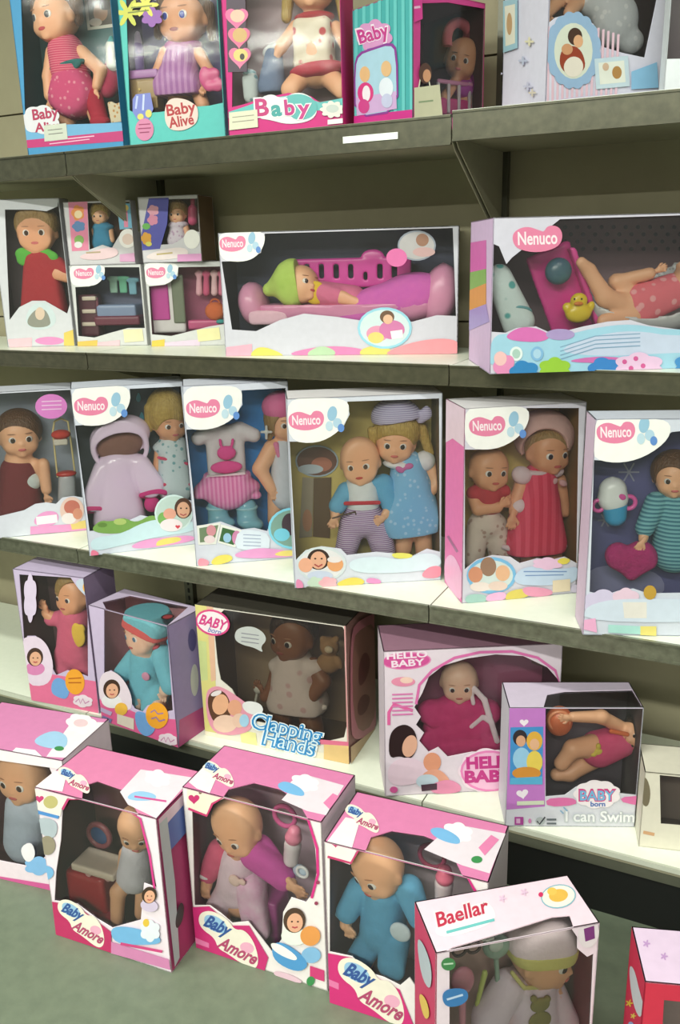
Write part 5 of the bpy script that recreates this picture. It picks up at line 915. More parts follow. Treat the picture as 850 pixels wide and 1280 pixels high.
# --- D3
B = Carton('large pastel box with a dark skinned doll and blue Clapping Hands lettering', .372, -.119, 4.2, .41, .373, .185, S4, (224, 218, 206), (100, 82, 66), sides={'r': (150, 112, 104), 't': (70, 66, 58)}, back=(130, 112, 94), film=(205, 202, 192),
           holes={'f': [[(268, 790), (272, 770), (280, 762), (428, 776), (432, 790), (431, 830), (434, 905), (430, 922), (404, 928), (360, 916), (330, 904), (312, 900), (300, 880), (290, 862), (276, 850), (272, 830)]]})
B.art('pastel_strip', [([(240, 752), (264, 754), (270, 860), (272, 920), (252, 918)], (214, 206, 130)), ([(258, 754), (266, 754), (270, 850), (264, 852)], (222, 180, 150)), ([(246, 800), (258, 802), (260, 850), (248, 850)], (196, 206, 140)), ([(430, 776), (436, 776), (440, 930), (434, 930)], (206, 150, 150))])
B.art('bottom_band', [([(250, 912), (300, 922), (350, 936), (440, 944), (440, 962), (252, 922)], (232, 222, 200)), ([(405, 928), (440, 932), (440, 958), (405, 952)], (226, 190, 130)), ([(400, 924), (440, 928), (440, 933), (400, 930)], (216, 110, 140)), ([(300, 912), (320, 916), (322, 934), (302, 930)], (226, 220, 150))])
B.art('oval_logo', [(el(266, 778, 22, 16, 16), (214, 70, 130)), (el(266, 778, 19.5, 13.5, 16), (236, 226, 230)), (tx('BABY', 249, 779, 282, 788, 12, .03, .2), (206, 60, 130)), (tx('born', 260, 789, 276, 793, 6, .02, .2), (110, 120, 180))])
B.art('speech_bubble', [(sm((294, 790), (300, 784), (316, 782), (330, 790), (334, 800), (326, 808), (330, 816), (318, 809), (304, 806), (294, 800), it=2), (186, 190, 188))]+[(ln((302, 791+i*5), (324, 794+i*5), w=1.2), (130, 130, 140)) for i in range(3)])
B.art('girl_picture', [(sm((256, 866), (268, 856), (282, 860), (300, 872), (316, 884), (318, 912), (290, 920), (262, 914)), (222, 150, 170)), (sm((258, 872), (270, 860), (284, 866), (290, 884), (286, 906), (266, 904)), (92, 62, 44)), (el(276, 880, 10, 13, 12), (226, 172, 136)), (el(282, 904, 15, 11), (230, 196, 176)), (el(294, 884, 9, 10), (220, 160, 130)), (el(300, 900, 9, 9), (226, 190, 170)), (el(271, 866, 7, 3, -20), (230, 220, 220)), (sm((302, 880), (310, 875), (326, 878), (331, 888), (322, 894), (308, 890)), (222, 222, 222)), (el(306, 900, 6, 8), (160, 200, 226))])
B.art('title_lettering', [(tx('Clapping', 314, 908, 401, 929, 19, .085), (232, 238, 240)), (tx('Hands', 328, 929, 393, 945, 20, .085), (232, 238, 240)), (tx('Clapping', 315, 908, 400, 928, 18, .055), (36, 132, 196)), (tx('Hands', 329, 929, 392, 944, 19, .055), (36, 132, 196)), (tx('Clapping', 316, 907.5, 399, 927.5, 17, -.004), (214, 232, 240)), (tx('Hands', 330, 928.5, 391, 943.5, 18, -.004), (214, 232, 240))])
B.art('side_print', [(sm((436, 790), (446, 776), (462, 768), (474, 764), (478, 906), (440, 930), (436, 900)), (190, 120, 130)), (sm((438, 800), (448, 786), (470, 776), (472, 900), (440, 922)), (150, 106, 94)), (sm((446, 830), (454, 812), (462, 824), (456, 850), (446, 860)), (110, 60, 60)), (sm((444, 880), (452, 866), (462, 870), (456, 890), (446, 896)), (110, 64, 60)), ([(436, 934), (476, 904), (478, 912), (436, 960)], (200, 170, 130))], 'r')
t = Thing(B, 'doll', 'dark skinned doll in a white frilled dress, in the pastel lettered box', 'doll', 'dolls in boxes')
DARK = mat((148, 96, 64), 'skin', (130, 82, 54))
hp = t.head(366, 795, .06, 25, -18, 2, 2, (40, 26, 20), (150, 70, 60))
b = t.sc('body', DARK, hp+[B.C(368, 818, .07, 368, 870, .075, 16, 20), B.C(348, 830, .06, 340, 860, .04, 8, 7), B.C(340, 860, .04, 330, 872, .03, 7, 6), B.C(392, 832, .06, 404, 852, .045, 10, 9), B.C(404, 852, .045, 386, 874, .025, 9, 8), B.C(354, 885, .075, 350, 912, .06, 13), B.C(386, 890, .075, 392, 916, .06, 13)], 3, 66); t.face(b); t.hand(DARK, 382, 876, .02, -150, 14, b, -1); t.hand(DARK, 326, 862, .028, 120, 11, b)
t.sc('dress', mat((226, 212, 214), 'dots', (214, 180, 186), 30), [B.C(368, 830, .065, 370, 850, .06, 22, 27), B.C(370, 850, .06, 372, 876, .055, 28, 36), B.H(372, 886, .05, .06, -1), B.E(348, 832, .055, 12, 9, 10), B.E(392, 834, .055, 13, 10, 11)], 4, 42); t.sc('skirt_frill', (232, 222, 224), [B.C(340, 882, .035, 372, 890, .025, 3.4), B.C(372, 890, .025, 406, 884, .04, 3.4)], 1, 36)
t.sc('hair', mat((70, 48, 34), 'hair', (44, 30, 22)), [B.E(368, 786, .066, 28, 26, 26), ('-', B.E(362, 806, .01, 23, 23, 36))], 3, 32, kind='hair'); t.done()
t = Thing(B, 'teddy_bear', 'small tan teddy bear beside the dark skinned doll', 'teddy bear')
t.sc('bear', (170, 130, 90), [B.E(412, 808, .06, 11, 11, 10), B.E(404, 799, .06, 4, 4, 4), B.E(420, 799, .06, 4, 4, 4), B.E(412, 828, .06, 13, 12, 11), B.E(400, 828, .055, 4, 8, 4, 20), B.E(424, 828, .055, 4, 8, 4, -20)], 2, 34); t.sc('muzzle', (226, 206, 180), [B.E(411, 812, .036, 5, 4, 4)], 0, 16); t.done()
t = Thing(B, 'toy_rattle', 'small white rattle at the left of the dark skinned doll', 'rattle'); t.sc('rattle', (222, 224, 222), [B.E(322, 862, .03, 5, 5, 5), B.C(322, 862, .03, 319, 878, .03, 1.6)], .6, 24, kind='plastic'); t.done()
# --- D4
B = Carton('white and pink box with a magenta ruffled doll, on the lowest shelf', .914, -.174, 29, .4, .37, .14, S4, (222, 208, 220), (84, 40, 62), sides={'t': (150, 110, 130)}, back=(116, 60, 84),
           holes={'f': [[(528, 866), (536, 846), (554, 832), (584, 823), (620, 818), (654, 820), (684, 834), (700, 852), (704, 940), (608, 940), (590, 940), (560, 946), (548, 934), (536, 940), (524, 926), (530, 916), (520, 906), (526, 896), (518, 884)]]})
B.art('oval_logo', [(el(508, 826, 31, 11, -3), (222, 130, 180)), (el(508, 826, 29, 9.5, -3), (206, 80, 150)), (tx('HELLO', 484, 824, 534, 821, 8, .03), (240, 220, 234)), (tx('BABY', 490, 834, 530, 831, 8, .03), (240, 220, 234)), (el(504, 852, 15, 6), (226, 140, 170)), (el(508, 850, 8, 4), (236, 200, 186))])
B.art('pink_swirl', [(ln((520, 880), (524, 856), (540, 838), (568, 822), (600, 815), (640, 814), (672, 822), (694, 838), (706, 856), w=3.4), (216, 110, 170)), (ln((486, 906), (486, 890), (492, 880), (516, 888), w=4), (222, 100, 160))]+[(ln((490, 868+i*5), (516, 867+i*5), w=2), (214, 120, 176)) for i in range(6)])
B.art('girl_picture', [(sm((486, 948), (486, 920), (494, 908), (508, 904), (520, 914), (522, 936), (512, 950), (500, 944)), (44, 28, 30)), (el(512, 932, 9, 14, 16), (222, 170, 146)), (sm((484, 956), (506, 944), (530, 952), (540, 968), (520, 980), (486, 982)), (226, 200, 216)), (el(540, 952, 11, 12), (220, 150, 120)), (sm((526, 966), (548, 958), (566, 978), (556, 986), (530, 978)), (226, 160, 136)), (el(534, 976, 14, 9), (190, 206, 220))])
B.art('name_oval', [(cloud(572, 934, 650, 992, 9, .08), (236, 214, 228)), (el(612, 963, 37, 26), (226, 130, 184)), (el(612, 963, 34, 23), (232, 180, 210)), (tx('HELLO', 584, 960, 648, 957, 14, .05), (190, 50, 130)), (tx('BABY', 582, 977, 640, 975, 14, .05), (190, 50, 130))])
B.art('bottom_print', [(sm((536, 980), (560, 972), (576, 980), (576, 990), (540, 992)), (226, 140, 176)), ([(526, 980), (546, 978), (546, 986), (527, 988)], (70, 40, 60)), (el(492, 986, 5, 4), (206, 90, 150))])
B.art('card_picture', [([(662, 806), (708, 808), (712, 832), (664, 828)], (120, 84, 74)), (el(676, 820, 9, 7), (70, 50, 46)), (el(694, 820, 10, 7), (176, 130, 110))], 'k')
t = Thing(B, 'doll', 'doll in a ruffled magenta dress with a long white ribbon', 'doll', 'dolls in boxes')
hp = t.head(574, 852, .05, 22, -8, 4, 0, (60, 44, 44), (200, 100, 100))
b = t.sc('body', SKINL, hp+[B.C(576, 874, .06, 578, 920, .065, 14, 18), B.C(556, 884, .055, 544, 906, .045, 8, 7), B.C(598, 884, .055, 612, 906, .045, 8, 7)], 3, 46); t.face(b)
t.sc('dress', mat((190, 34, 106), 'cloth', (214, 60, 130)), [B.E(576, 884, .05, 34, 18, 18), B.E(574, 908, .05, 44, 20, 24), B.E(576, 930, .045, 50, 18, 26), B.E(540, 890, .045, 18, 16, 14), B.E(610, 890, .045, 16, 16, 14)]+[B.E(534+i*14, 926+4*math.sin(i*2.2), .024, 9, 12, 7, 10*math.sin(i)) for i in range(7)]+[B.E(542+i*13, 902+4*math.sin(i*2.9), .024, 8, 8, 6) for i in range(6)], 4, 64)
r_ = t.sc('ribbon', (242, 226, 234), [B.C(588, 860, .022, 592, 880, .016, 2.6), B.C(592, 860, .022, 606, 876, .014, 3.4), B.C(606, 876, .014, 612, 896, .012, 3.6), B.C(612, 896, .012, 622, 928, .012, 3.4), B.C(590, 910, .01, 604, 898, .01, 2.8), B.C(604, 898, .01, 616, 906, .01, 2.8)], 1.4, 60)
t.done()
# --- D5
B = Carton('lilac panelled box with a swimming doll, right end of the lowest shelf', 1.197, -.167, 23.5, .278, .291, .113, S4, (208, 208, 218), (60, 52, 56), sides={'t': (214, 200, 222)}, back=(58, 52, 58),
           holes={'f': [[(682, 876), (682, 996), (706, 994), (720, 984), (738, 978), (764, 980), (776, 992), (800, 994), (808, 988), (811, 876)]], 't': [[(682, 892), (684, 868), (706, 864), (790, 862), (811, 892)]]})
B.art('purple_panel', [([(634, 884), (682, 884), (681, 1008), (633, 1012)], (190, 120, 196)), (heart(655, 903, 11, 9), (236, 226, 236)), (heart(653, 992, 15, 12, -10), (236, 226, 236)), ([(638, 909), (679, 908), (678, 980), (637, 980)], (70, 140, 200)), (el(650, 922, 9, 10), (50, 44, 50)), (el(668, 926, 10, 12), (220, 170, 70)), (el(651, 926, 6, 7), (210, 160, 130)), (el(668, 930, 6, 7), (222, 174, 140)), (el(652, 948, 11, 14), (150, 196, 226)), (el(668, 952, 10, 14), (226, 200, 90)), (el(658, 966, 18, 8), (206, 140, 60)), ([(638, 972), (678, 970), (678, 980), (637, 980)], (90, 170, 210))])
B.art('pink_band', [(sm((682, 998), (704, 996), (720, 998), (720, 1006), (684, 1008), it=1), (216, 110, 166)), (sm((774, 996), (800, 994), (815, 996), (815, 1006), (780, 1004), it=1), (216, 110, 166)), ([(646, 1001), (680, 1000), (680, 1005), (646, 1006)], (206, 214, 190))])
B.art('logo_crest', [(cloud(716, 974, 776, 1010, 9, .1), (236, 226, 232)), (tx('BABY', 724, 1000, 768, 1000, 14, .06), (206, 60, 130)), (tx('BABY', 725, 999.5, 767, 999.5, 12, .02), (110, 180, 220)), (tx('born', 738, 1007, 756, 1007, 6, .03), (70, 110, 180))])
B.art('motion_lettering', [(tx('I can Swim', 706, 1026, 793, 1027, 14, .05), (190, 196, 200)), (tx('I can Swim', 707, 1025.5, 792, 1026.5, 13, .012), (232, 232, 236)), (ln((700, 1012), (704, 1016), w=1.6), (130, 170, 200)), (ln((704, 1008), (709, 1013), w=1.6), (130, 170, 200))])
B.art('info_mark', [([(643, 1020), (654, 1020), (654, 1030), (643, 1030)], (170, 70, 150)), ([(645, 1022), (650, 1022), (650, 1028), (645, 1028)], (214, 170, 206)), (el(662, 1025, 2, 3), (206, 130, 180)), (ln((671, 1025), (674, 1029), (681, 1020), w=1.8), (50, 50, 60)), (el(675, 1025, 6, 5), (170, 176, 180)), (ln((671, 1025), (674, 1029), (681, 1020), w=1.8), (50, 50, 60)), (ln((683, 1023), (695, 1023), w=2.4), (90, 96, 104)), (ln((683, 1028), (695, 1028), w=2.4), (90, 96, 104))])
t = Thing(B, 'doll', 'doll in a pink flowered swimsuit lying on its side with arms stretched', 'doll', 'dolls in boxes')
hp = t.head(794, 918, .06, 18, -20, 0, 100, (50, 40, 36))
b = t.sc('body', SKIN, hp+[B.C(780, 924, .065, 744, 936, .065, 15, 19), B.C(774, 908, .06, 752, 896, .045, 8, 8), B.C(752, 896, .045, 716, 896, .035, 8, 6), B.C(742, 932, .055, 716, 936, .04, 14, 11), B.C(716, 936, .04, 702, 954, .035, 10, 9), B.C(740, 948, .07, 712, 966, .065, 13, 10), B.C(712, 966, .065, 696, 968, .06, 10, 8)], 4, 62); t.face(b); t.hand(SKIN, 712, 897, .03, 180, 12, b)
t.sc('swimsuit', mat((222, 90, 134), 'cloth', (206, 74, 120)), [B.C(776, 926, .063, 748, 936, .063, 19, 22)], 3, 34)
t.sc('swimsuit_flower', (226, 206, 90), [B.E(748, 940, .03, 6, 5, 3), B.E(748, 933, .03, 3, 4, 3), B.E(755, 942, .03, 4, 3, 3), B.E(742, 943, .03, 4, 3, 3), B.E(749, 947, .03, 3, 4, 3)], .6, 26); t.sc('orange_trim', (232, 120, 70), [B.C(764, 914, .032, 784, 918, .032, 2.6)], 0, 24)
t.sc('hair', mat((60, 42, 34), 'hair', (40, 28, 22)), [B.E(798, 914, .066, 20, 21, 19), ('-', B.E(787, 921, .015, 15, 16, 28))], 3, 28, kind='hair'); t.done()
t = Thing(B, 'toy_float', 'round orange toy float held by the swimming doll', 'toy'); t.sc('float', (216, 116, 76), [B.E(699, 901, .05, 16, 19, 13)], 1, 26, kind='plastic'); t.sc('float_rim', (232, 150, 110), [B.T(699, 901, .035, 12, 2)], 0, 24, kind='plastic'); t.done()
# --- D6
B = Carton('cream box cut off by the right edge of the picture on the lowest shelf', 1.47, -.118, 14, .25, .18, .11, S4, (222, 216, 200), (70, 60, 56), back=(80, 70, 64), holes={'f': [[(826, 955), (960, 960), (955, 1040), (826, 1030)]]})
B.art('corner_print', [(sm((800, 975), (808, 970), (814, 990), (810, 1010), (801, 1004)), (120, 110, 90)), (ln((804, 1040), (818, 1043), w=4), (206, 160, 120))])

# ================================================================== BOXES ON THE FLOOR
GNM = (60, 140, 80)
PK = (232, 120, 176)
def bunny(x, y, s, a=0): return [(el(x, y, s*1.3, s*.8, a), (240, 236, 240)), (el(x-s*.2, y+s*.4, s*1.6, s*.5, a+14), (120, 176, 222)), (el(x+s*.5, y-s*.1, s*.16, s*.12), (206, 120, 160))]
def script(x, y, s, a, shadow=True):            # cream cloud badge with two lines of script
    ca, sa = math.cos(math.radians(a)), math.sin(math.radians(a)); q = lambda u, v: (x+s*(u*ca-v*sa), y+s*(u*sa+v*ca))
    out = sm(*[q(*p) for p in ((-38, -16), (-26, -22), (-6, -18), (4, -10), (14, -14), (28, -6), (40, 10), (42, 22), (34, 26), (8, 18), (-6, 16), (-14, 6), (-30, 2), (-38, -6))])
    inn = sm(*[q(*p) for p in ((-34, -14), (-22, -18), (-8, -14), (-2, -6), (-10, 0), (-28, -2))]); pk = [q(24+8*math.cos(t), 4+6*math.sin(t)) for t in [k*.4 for k in range(16)]]
    r = [(out, (236, 228, 214)), (inn, (150, 190, 222)), (pk, (232, 170, 196))]
    r.append((tx('Baby', *q(-30, -3), *q(0, -1), 13*s, .035, .3), (50, 84, 150))); r.append((tx('Amore', *q(-8, 14), *q(38, 19), 13*s, .03, .3), (176, 70, 110)))
    return r
# --- E0
B = Carton('pink and white doll box cut off by the left edge, on the floor', .045, -.628, 8, .3, .352, .18, S0, (230, 214, 224), (110, 70, 76), sides={'t': (210, 130, 176)}, back=(110, 66, 76),
           holes={'f': [[(-60, 960), (20, 945), (60, 955), (74, 990), (70, 1060), (40, 1084), (-30, 1070)]]})
B.art('top_print', [([(58, 946), (90, 902), (136, 904), (96, 950)], (238, 230, 236)), (cloud(82, 892, 122, 918, 7, .15, 10), (244, 238, 240)), (el(101, 904, 9, 5), (230, 200, 206)), (sm((40, 925), (66, 912), (86, 920), (82, 938), (50, 934)), (160, 200, 230)), (el(74, 936, 6, 3), GNM), ([(20, 935), (44, 938), (46, 952), (10, 944)], (240, 236, 240))], 't')
B.art('front_print', [([(-70, 922), (80, 948), (82, 962), (-70, 940)], (236, 226, 232)), (cloud(30, 1070, 68, 1094, 6, .2), (130, 180, 226)), ([(-50, 1086), (104, 1112), (104, 1130), (-50, 1100)], (206, 90, 150)), (sm((24, 1060), (40, 1050), (46, 1070), (34, 1080)), (236, 230, 236))])
t = Thing(B, 'doll', 'bald doll partly hidden in the far left floor box', 'doll', 'dolls in boxes')
hp = t.head(30, 968, .05, 27, -10, 10, 0)
b = t.sc('body', SKIN, hp+[B.C(32, 995, .06, 34, 1040, .06, 14, 18), B.C(54, 1006, .05, 66, 1030, .04, 8, 7)], 3, 42); t.face(b)
t.sc('romper', (196, 206, 226), [B.C(34, 1006, .06, 36, 1050, .055, 22, 26), B.C(52, 1004, .05, 66, 1030, .042, 11, 9)], 4, 30); t.done()
# --- E1
B = Carton('large pink doll box with a red toy cabinet inside, front left on the floor', .372, -.693, 3.5, .29, .362, .165, S0, (234, 220, 230), (76, 44, 44), sides={'r': (176, 60, 110), 't': (216, 126, 168)}, back=(104, 68, 64),
           holes={'f': [[(78, 1010), (84, 1000), (96, 992), (120, 990), (158, 1000), (170, 1014), (178, 1030), (190, 1080), (196, 1110), (180, 1104), (178, 1128), (176, 1150), (140, 1160), (120, 1148), (96, 1130), (68, 1126), (70, 1090), (76, 1050)]],
                  't': [[(90, 1010), (104, 982), (122, 976), (156, 988), (164, 1026)]]})
B.art('top_print', [([(150, 990), (176, 962), (240, 972), (196, 1026), (160, 1006)], (228, 216, 226)), (cloud(180, 962, 214, 984, 6, .2, 10), (246, 240, 242)), (sm((156, 998), (170, 988), (194, 992), (196, 1000), (172, 1002)), (150, 196, 230)), (ln((168, 996), (208, 1002), w=2.4), (206, 80, 146)), ([(40, 984), (62, 962), (84, 966), (78, 990), (50, 990)], (240, 232, 236))]+script(92, 974, .56, 14), 't')
B.art('white_corner', [([(40, 984), (86, 996), (78, 1010), (76, 1020), (42, 1010)], (236, 226, 220)), (heart(50, 998, 11, 9), (200, 60, 120)), (el(64, 1002, 9, 8), (190, 180, 120)), (ln((46, 1014), (74, 1021), w=4), (80, 140, 206)), (sm((45, 1020), (74, 1024), (70, 1050), (48, 1040)), (176, 186, 196)), (el(60, 1056, 10, 12), (150, 140, 120)), (el(57, 1090, 11, 9), (120, 176, 220))])
B.art('magenta_rim', [(ln((79, 1011), (86, 998), (98, 990), (122, 987), w=3), (196, 60, 116)), (ln((164, 1000), (176, 1022), (188, 1068), (194, 1110), w=2.6), (214, 60, 140)), ([(66, 1126), (98, 1132), (140, 1164), (140, 1190), (68, 1170)], (190, 46, 100)), ([(140, 1176), (212, 1198), (216, 1212), (140, 1192)], (206, 130, 176)), (el(189, 1014, 6, 4), GNM)])
B.art('name_cloud', script(102, 1150, .9, 22))
B.art('ribbon_print', [(sm((138, 1158), (160, 1156), (198, 1166), (204, 1178), (180, 1180), (144, 1178)), (116, 176, 222)), (ln((152, 1178), (204, 1188), w=3.4), (206, 70, 130)), (cloud(176, 1148, 202, 1176, 6, .2), (226, 232, 240)), (el(184, 1152, 4, 5), (226, 190, 70))])
B.art('girl_picture', girl(188, 1118, 10, (60, 42, 32), (206, 190, 216), 12))
B.art('side_panel_print', [([(194, 1024), (234, 976), (236, 1010), (198, 1066)], (226, 200, 216)), ([(200, 1036), (228, 1004), (230, 1040), (204, 1070)], (90, 110, 176)), ([(196, 1030), (206, 1020), (216, 1100), (222, 1196), (216, 1208)], (190, 196, 200)), (sm((216, 1150), (222, 1126), (228, 1130), (226, 1150), (218, 1162)), (40, 44, 40))], 'r')
t = Thing(B, 'toy_cabinet', 'red toy cabinet printed with pale flowers in the front left box', 'toy furniture')
q = t.bx('cabinet', (176, 34, 44), 118, 1114, .06, 24, 30, 14)
for x_, y_ in ((110, 1092), (116, 1106), (112, 1112), (134, 1098)): t.ball('flower_relief', mat((222, 170, 170), 'plastic'), B.P(x_, y_, .034), np.array([4, 1, 4])*B.s, None, q)
t.bx('worktop', (222, 206, 190), 126, 1080, .055, 26, 4, 15); t.bx('low_seat', (190, 46, 76), 120, 1142, .04, 30, 8, 10); t.done()
t = Thing(B, 'toy_mirror', 'round blue toy mirror in a rose frame at the back of the front left box', 'mirror')
t.sc('frame', (150, 80, 90), [B.T(124, 1044, .1, 13, 3), B.C(124, 1058, .1, 124, 1066, .1, 3)], 1, 34, kind='plastic'); t.sc('glass', (60, 90, 140), [B.E(124, 1044, .1, 12, 11, 1.6)], 0, 20, kind='shiny'); t.done()
t = Thing(B, 'doll', 'doll in white standing behind the red toy cabinet', 'doll', 'dolls in boxes')
hp = t.head(172, 1034, .065, 19, 20, 20, 0, long=1.15)
b = t.sc('body', SKIN, hp+[B.C(170, 1056, .07, 170, 1094, .07, 11, 14), B.C(156, 1066, .06, 152, 1092, .05, 6, 5), B.C(160, 1100, .05, 147, 1116, .03, 9, 8), B.C(147, 1116, .03, 146, 1150, .03, 8, 7), B.C(180, 1104, .06, 178, 1140, .05, 8)], 3, 56); t.face(b)
t.sc('white_suit', (216, 212, 224), [B.C(171, 1064, .067, 170, 1092, .06, 15, 19), B.C(162, 1098, .055, 154, 1108, .045, 12, 9)], 4, 34); t.done()
# --- E2
B = Carton('large pink doll box with a bald doll in pink, front middle on the floor', .667, -.598, 2.6, .3, .385, .16, S0, (234, 226, 226), (96, 74, 86), sides={'t': (216, 126, 172), 'r': (206, 190, 200)}, back=(150, 128, 142),
           holes={'f': [[(240, 1010), (258, 1016), (264, 1004), (276, 992), (300, 986), (340, 990), (366, 1004), (384, 1024), (394, 1060), (396, 1090), (390, 1118), (382, 1128), (364, 1122), (354, 1140), (352, 1174), (340, 1190), (326, 1172), (310, 1152), (290, 1154), (276, 1142), (262, 1132), (243, 1132)]],
                  't': [[(272, 1004), (286, 986), (318, 978), (350, 986), (372, 1000), (380, 1030)]]})
B.art('top_print', [([(352, 1000), (380, 968), (430, 982), (410, 1020), (384, 1014)], (228, 216, 226)), (cloud(362, 968, 400, 990, 6, .2, 12), (246, 240, 242)), (sm((346, 980), (358, 976), (378, 986), (382, 996), (366, 994), (350, 988)), (120, 180, 226)), ([(236, 978), (258, 955), (276, 960), (262, 992), (246, 986)], (240, 232, 232)), ([(404, 1004), (416, 992), (424, 996), (412, 1012)], (226, 130, 176))]+script(272, 966, .56, 14), 't')
B.art('white_corner', [([(234, 978), (280, 988), (266, 1004), (259, 1019), (234, 1008)], (234, 224, 206)), (heart(243, 998, 14, 12), (196, 50, 110)), (el(251, 990, 2, 2), (120, 90, 70))])
B.art('magenta_rim', [(ln((236, 1010), (259, 1019), (266, 1004), (278, 991), w=3), (196, 60, 110)), (ln((370, 1004), (386, 1024), (397, 1060), (398, 1092), (390, 1122), w=3.4), (210, 50, 130)), ([(238, 1132), (262, 1132), (290, 1156), (312, 1156), (336, 1196), (332, 1222), (238, 1186)], (200, 46, 116)), ([(236, 1168), (262, 1178), (262, 1184), (236, 1175)], (226, 120, 170)), ([(388, 1206), (406, 1212), (406, 1226), (388, 1220)], (206, 60, 120)), (el(398, 1102, 2.4, 2.4), (150, 60, 90)), (el(396, 1128, 2.4, 2.4), (150, 60, 90)), (el(397, 1012, 7, 5), GNM), (el(389, 1225, 5, 6, 20), GNM)])
B.art('name_cloud', script(286, 1170, 1.12, 20))
B.art('girl_picture', girl(369, 1150, 15, (78, 56, 44), (230, 236, 226), 4)+[(el(389, 1168, 12.5, 12.5), (224, 150, 80)), (el(390, 1192, 12, 10), (130, 180, 220)), (sm((340, 1180), (352, 1174), (378, 1190), (388, 1206), (372, 1214), (344, 1200)), (80, 150, 206)), (sm((338, 1176), (352, 1178), (374, 1194), (370, 1200), (344, 1188)), (240, 240, 236)), (sm((340, 1210), (366, 1216), (384, 1228), (350, 1224)), (226, 190, 206))])
t = Thing(B, 'doll', 'bald doll looking down in a pink cardigan, front middle floor box', 'doll', 'dolls in boxes')
hp = t.head(297, 1034, .045, 26.5, -14, 26, -4, (70, 50, 44), (196, 100, 90), 1.18)
b = t.sc('body', SKIN, hp+[B.C(300, 1064, .06, 302, 1120, .065, 16, 22), B.C(272, 1072, .055, 260, 1092, .045, 10, 8), B.C(260, 1092, .045, 257, 1108, .035, 8, 7), B.C(326, 1072, .055, 350, 1096, .04, 12, 9), B.C(350, 1096, .04, 364, 1106, .03, 8, 7), B.C(286, 1124, .06, 276, 1144, .03, 12, 11), B.C(318, 1126, .06, 318, 1158, .03, 13, 12)], 3, 74); t.face(b); t.hand(SKIN, 256, 1108, .03, -90, 15, b, -1); t.hand(SKIN, 366, 1108, .025, -40, 16, b)
t.sc('bodysuit', (232, 206, 222), [B.C(300, 1074, .06, 298, 1108, .062, 21, 24), B.C(286, 1114, .055, 270, 1140, .028, 15, 14)], 2.5, 44); t.sc('bodysuit_leg', mat((236, 220, 232), 'cloth', (226, 150, 200)), [B.C(314, 1108, .045, 319, 1162, .016, 17, 16)], 3, 34, None, 'white and pink trouser leg')
t.sc('sleeve', (222, 90, 130), [B.C(275, 1064, .055, 260, 1092, .045, 14, 11)], 3, 28, None, 'pink sleeve at the left'); t.sc('sleeve', (206, 80, 170), [B.C(322, 1066, .052, 354, 1098, .038, 19, 13)], 3, 32, None, 'magenta sleeve at the right'); t.sc('cuff', (236, 226, 232), [B.E(258, 1092, .04, 10, 5, 9)], 1, 18); t.sc('cuff', (236, 230, 236), [B.E(357, 1100, .034, 6, 9, 8, 30)], 1, 18)
t.sc('chest_flower', (236, 206, 196), [B.E(292, 1102, .018, 7, 7, 4), B.E(302, 1104, .018, 4, 4, 3)], 1, 20); t.done()
t = Thing(B, 'baby_bottle', 'pink capped baby bottle in the front middle floor box', 'bottle', 'pink capped bottles'); t.sc('bottle', (226, 214, 222), [B.C(366, 1056, .05, 364, 1074, .05, 9, 8)], 2, 26, kind='plastic'); t.sc('bottle_cap', (226, 130, 160), [B.C(368, 1040, .048, 367, 1046, .048, 7, 9)], 2, 22, kind='plastic'); t.done()
t = Thing(B, 'toy_bib', 'looped pink ribbon bib at the top of the front middle box', 'bib'); t.sc('bib_loop', (200, 80, 140), [B.T(356, 1020, .09, 12, 2.6)], 0, 30); t.done()
t = Thing(B, 'toy_pacifier', 'pale blue toy pacifier beside the doll in pink', 'pacifier'); t.sc('shield', (190, 206, 226), [B.E(376, 1089, .05, 9, 8, 4)], 1, 20, kind='plastic'); t.sc('ring', (236, 236, 240), [B.T(378, 1090, .04, 6, 1.6)], 0, 22, kind='plastic'); t.done()
t = Thing(B, 'toy_stool', 'purple toy seat behind the doll in pink', 'toy furniture'); t.bx('seat_block', (176, 70, 150), 342, 1148, .07, 13, 34, 16); t.done()
# --- E3
B = Carton('large pink doll box with a bald doll in blue, front right on the floor', .982, -.605, 3.5, .3, .364, .16, S0, (234, 226, 226), (96, 78, 88), sides={'t': (216, 126, 172), 'r': (196, 186, 192)}, back=(150, 134, 142),
           holes={'f': [[(412, 1068), (440, 1074), (448, 1060), (462, 1048), (500, 1044), (540, 1054), (566, 1064), (584, 1088), (592, 1112), (590, 1180), (560, 1230), (524, 1240), (512, 1222), (500, 1232), (480, 1222), (460, 1216), (440, 1196), (412, 1190)]],
                  't': [[(452, 1072), (464, 1046), (490, 1038), (530, 1044), (560, 1056), (578, 1096)]]})
B.art('top_print', [([(530, 1062), (566, 1030), (640, 1044), (612, 1092), (578, 1082)], (228, 216, 226)), (cloud(552, 1028, 592, 1054, 6, .2, 12), (246, 240, 242)), (sm((536, 1036), (552, 1034), (574, 1046), (576, 1056), (560, 1054), (542, 1046)), (120, 180, 226)), ([(408, 1054), (432, 1022), (450, 1026), (440, 1060), (420, 1058)], (240, 232, 232)), ([(598, 1060), (614, 1044), (624, 1050), (606, 1070)], (226, 130, 176)), (el(596, 1075, 7, 4.5), GNM)]+script(452, 1022, .6, 14), 't')
B.art('white_corner', [([(409, 1052), (458, 1046), (446, 1062), (438, 1080), (409, 1070)], (236, 226, 226)), (heart(420, 1052, 15, 12), (196, 50, 110))])
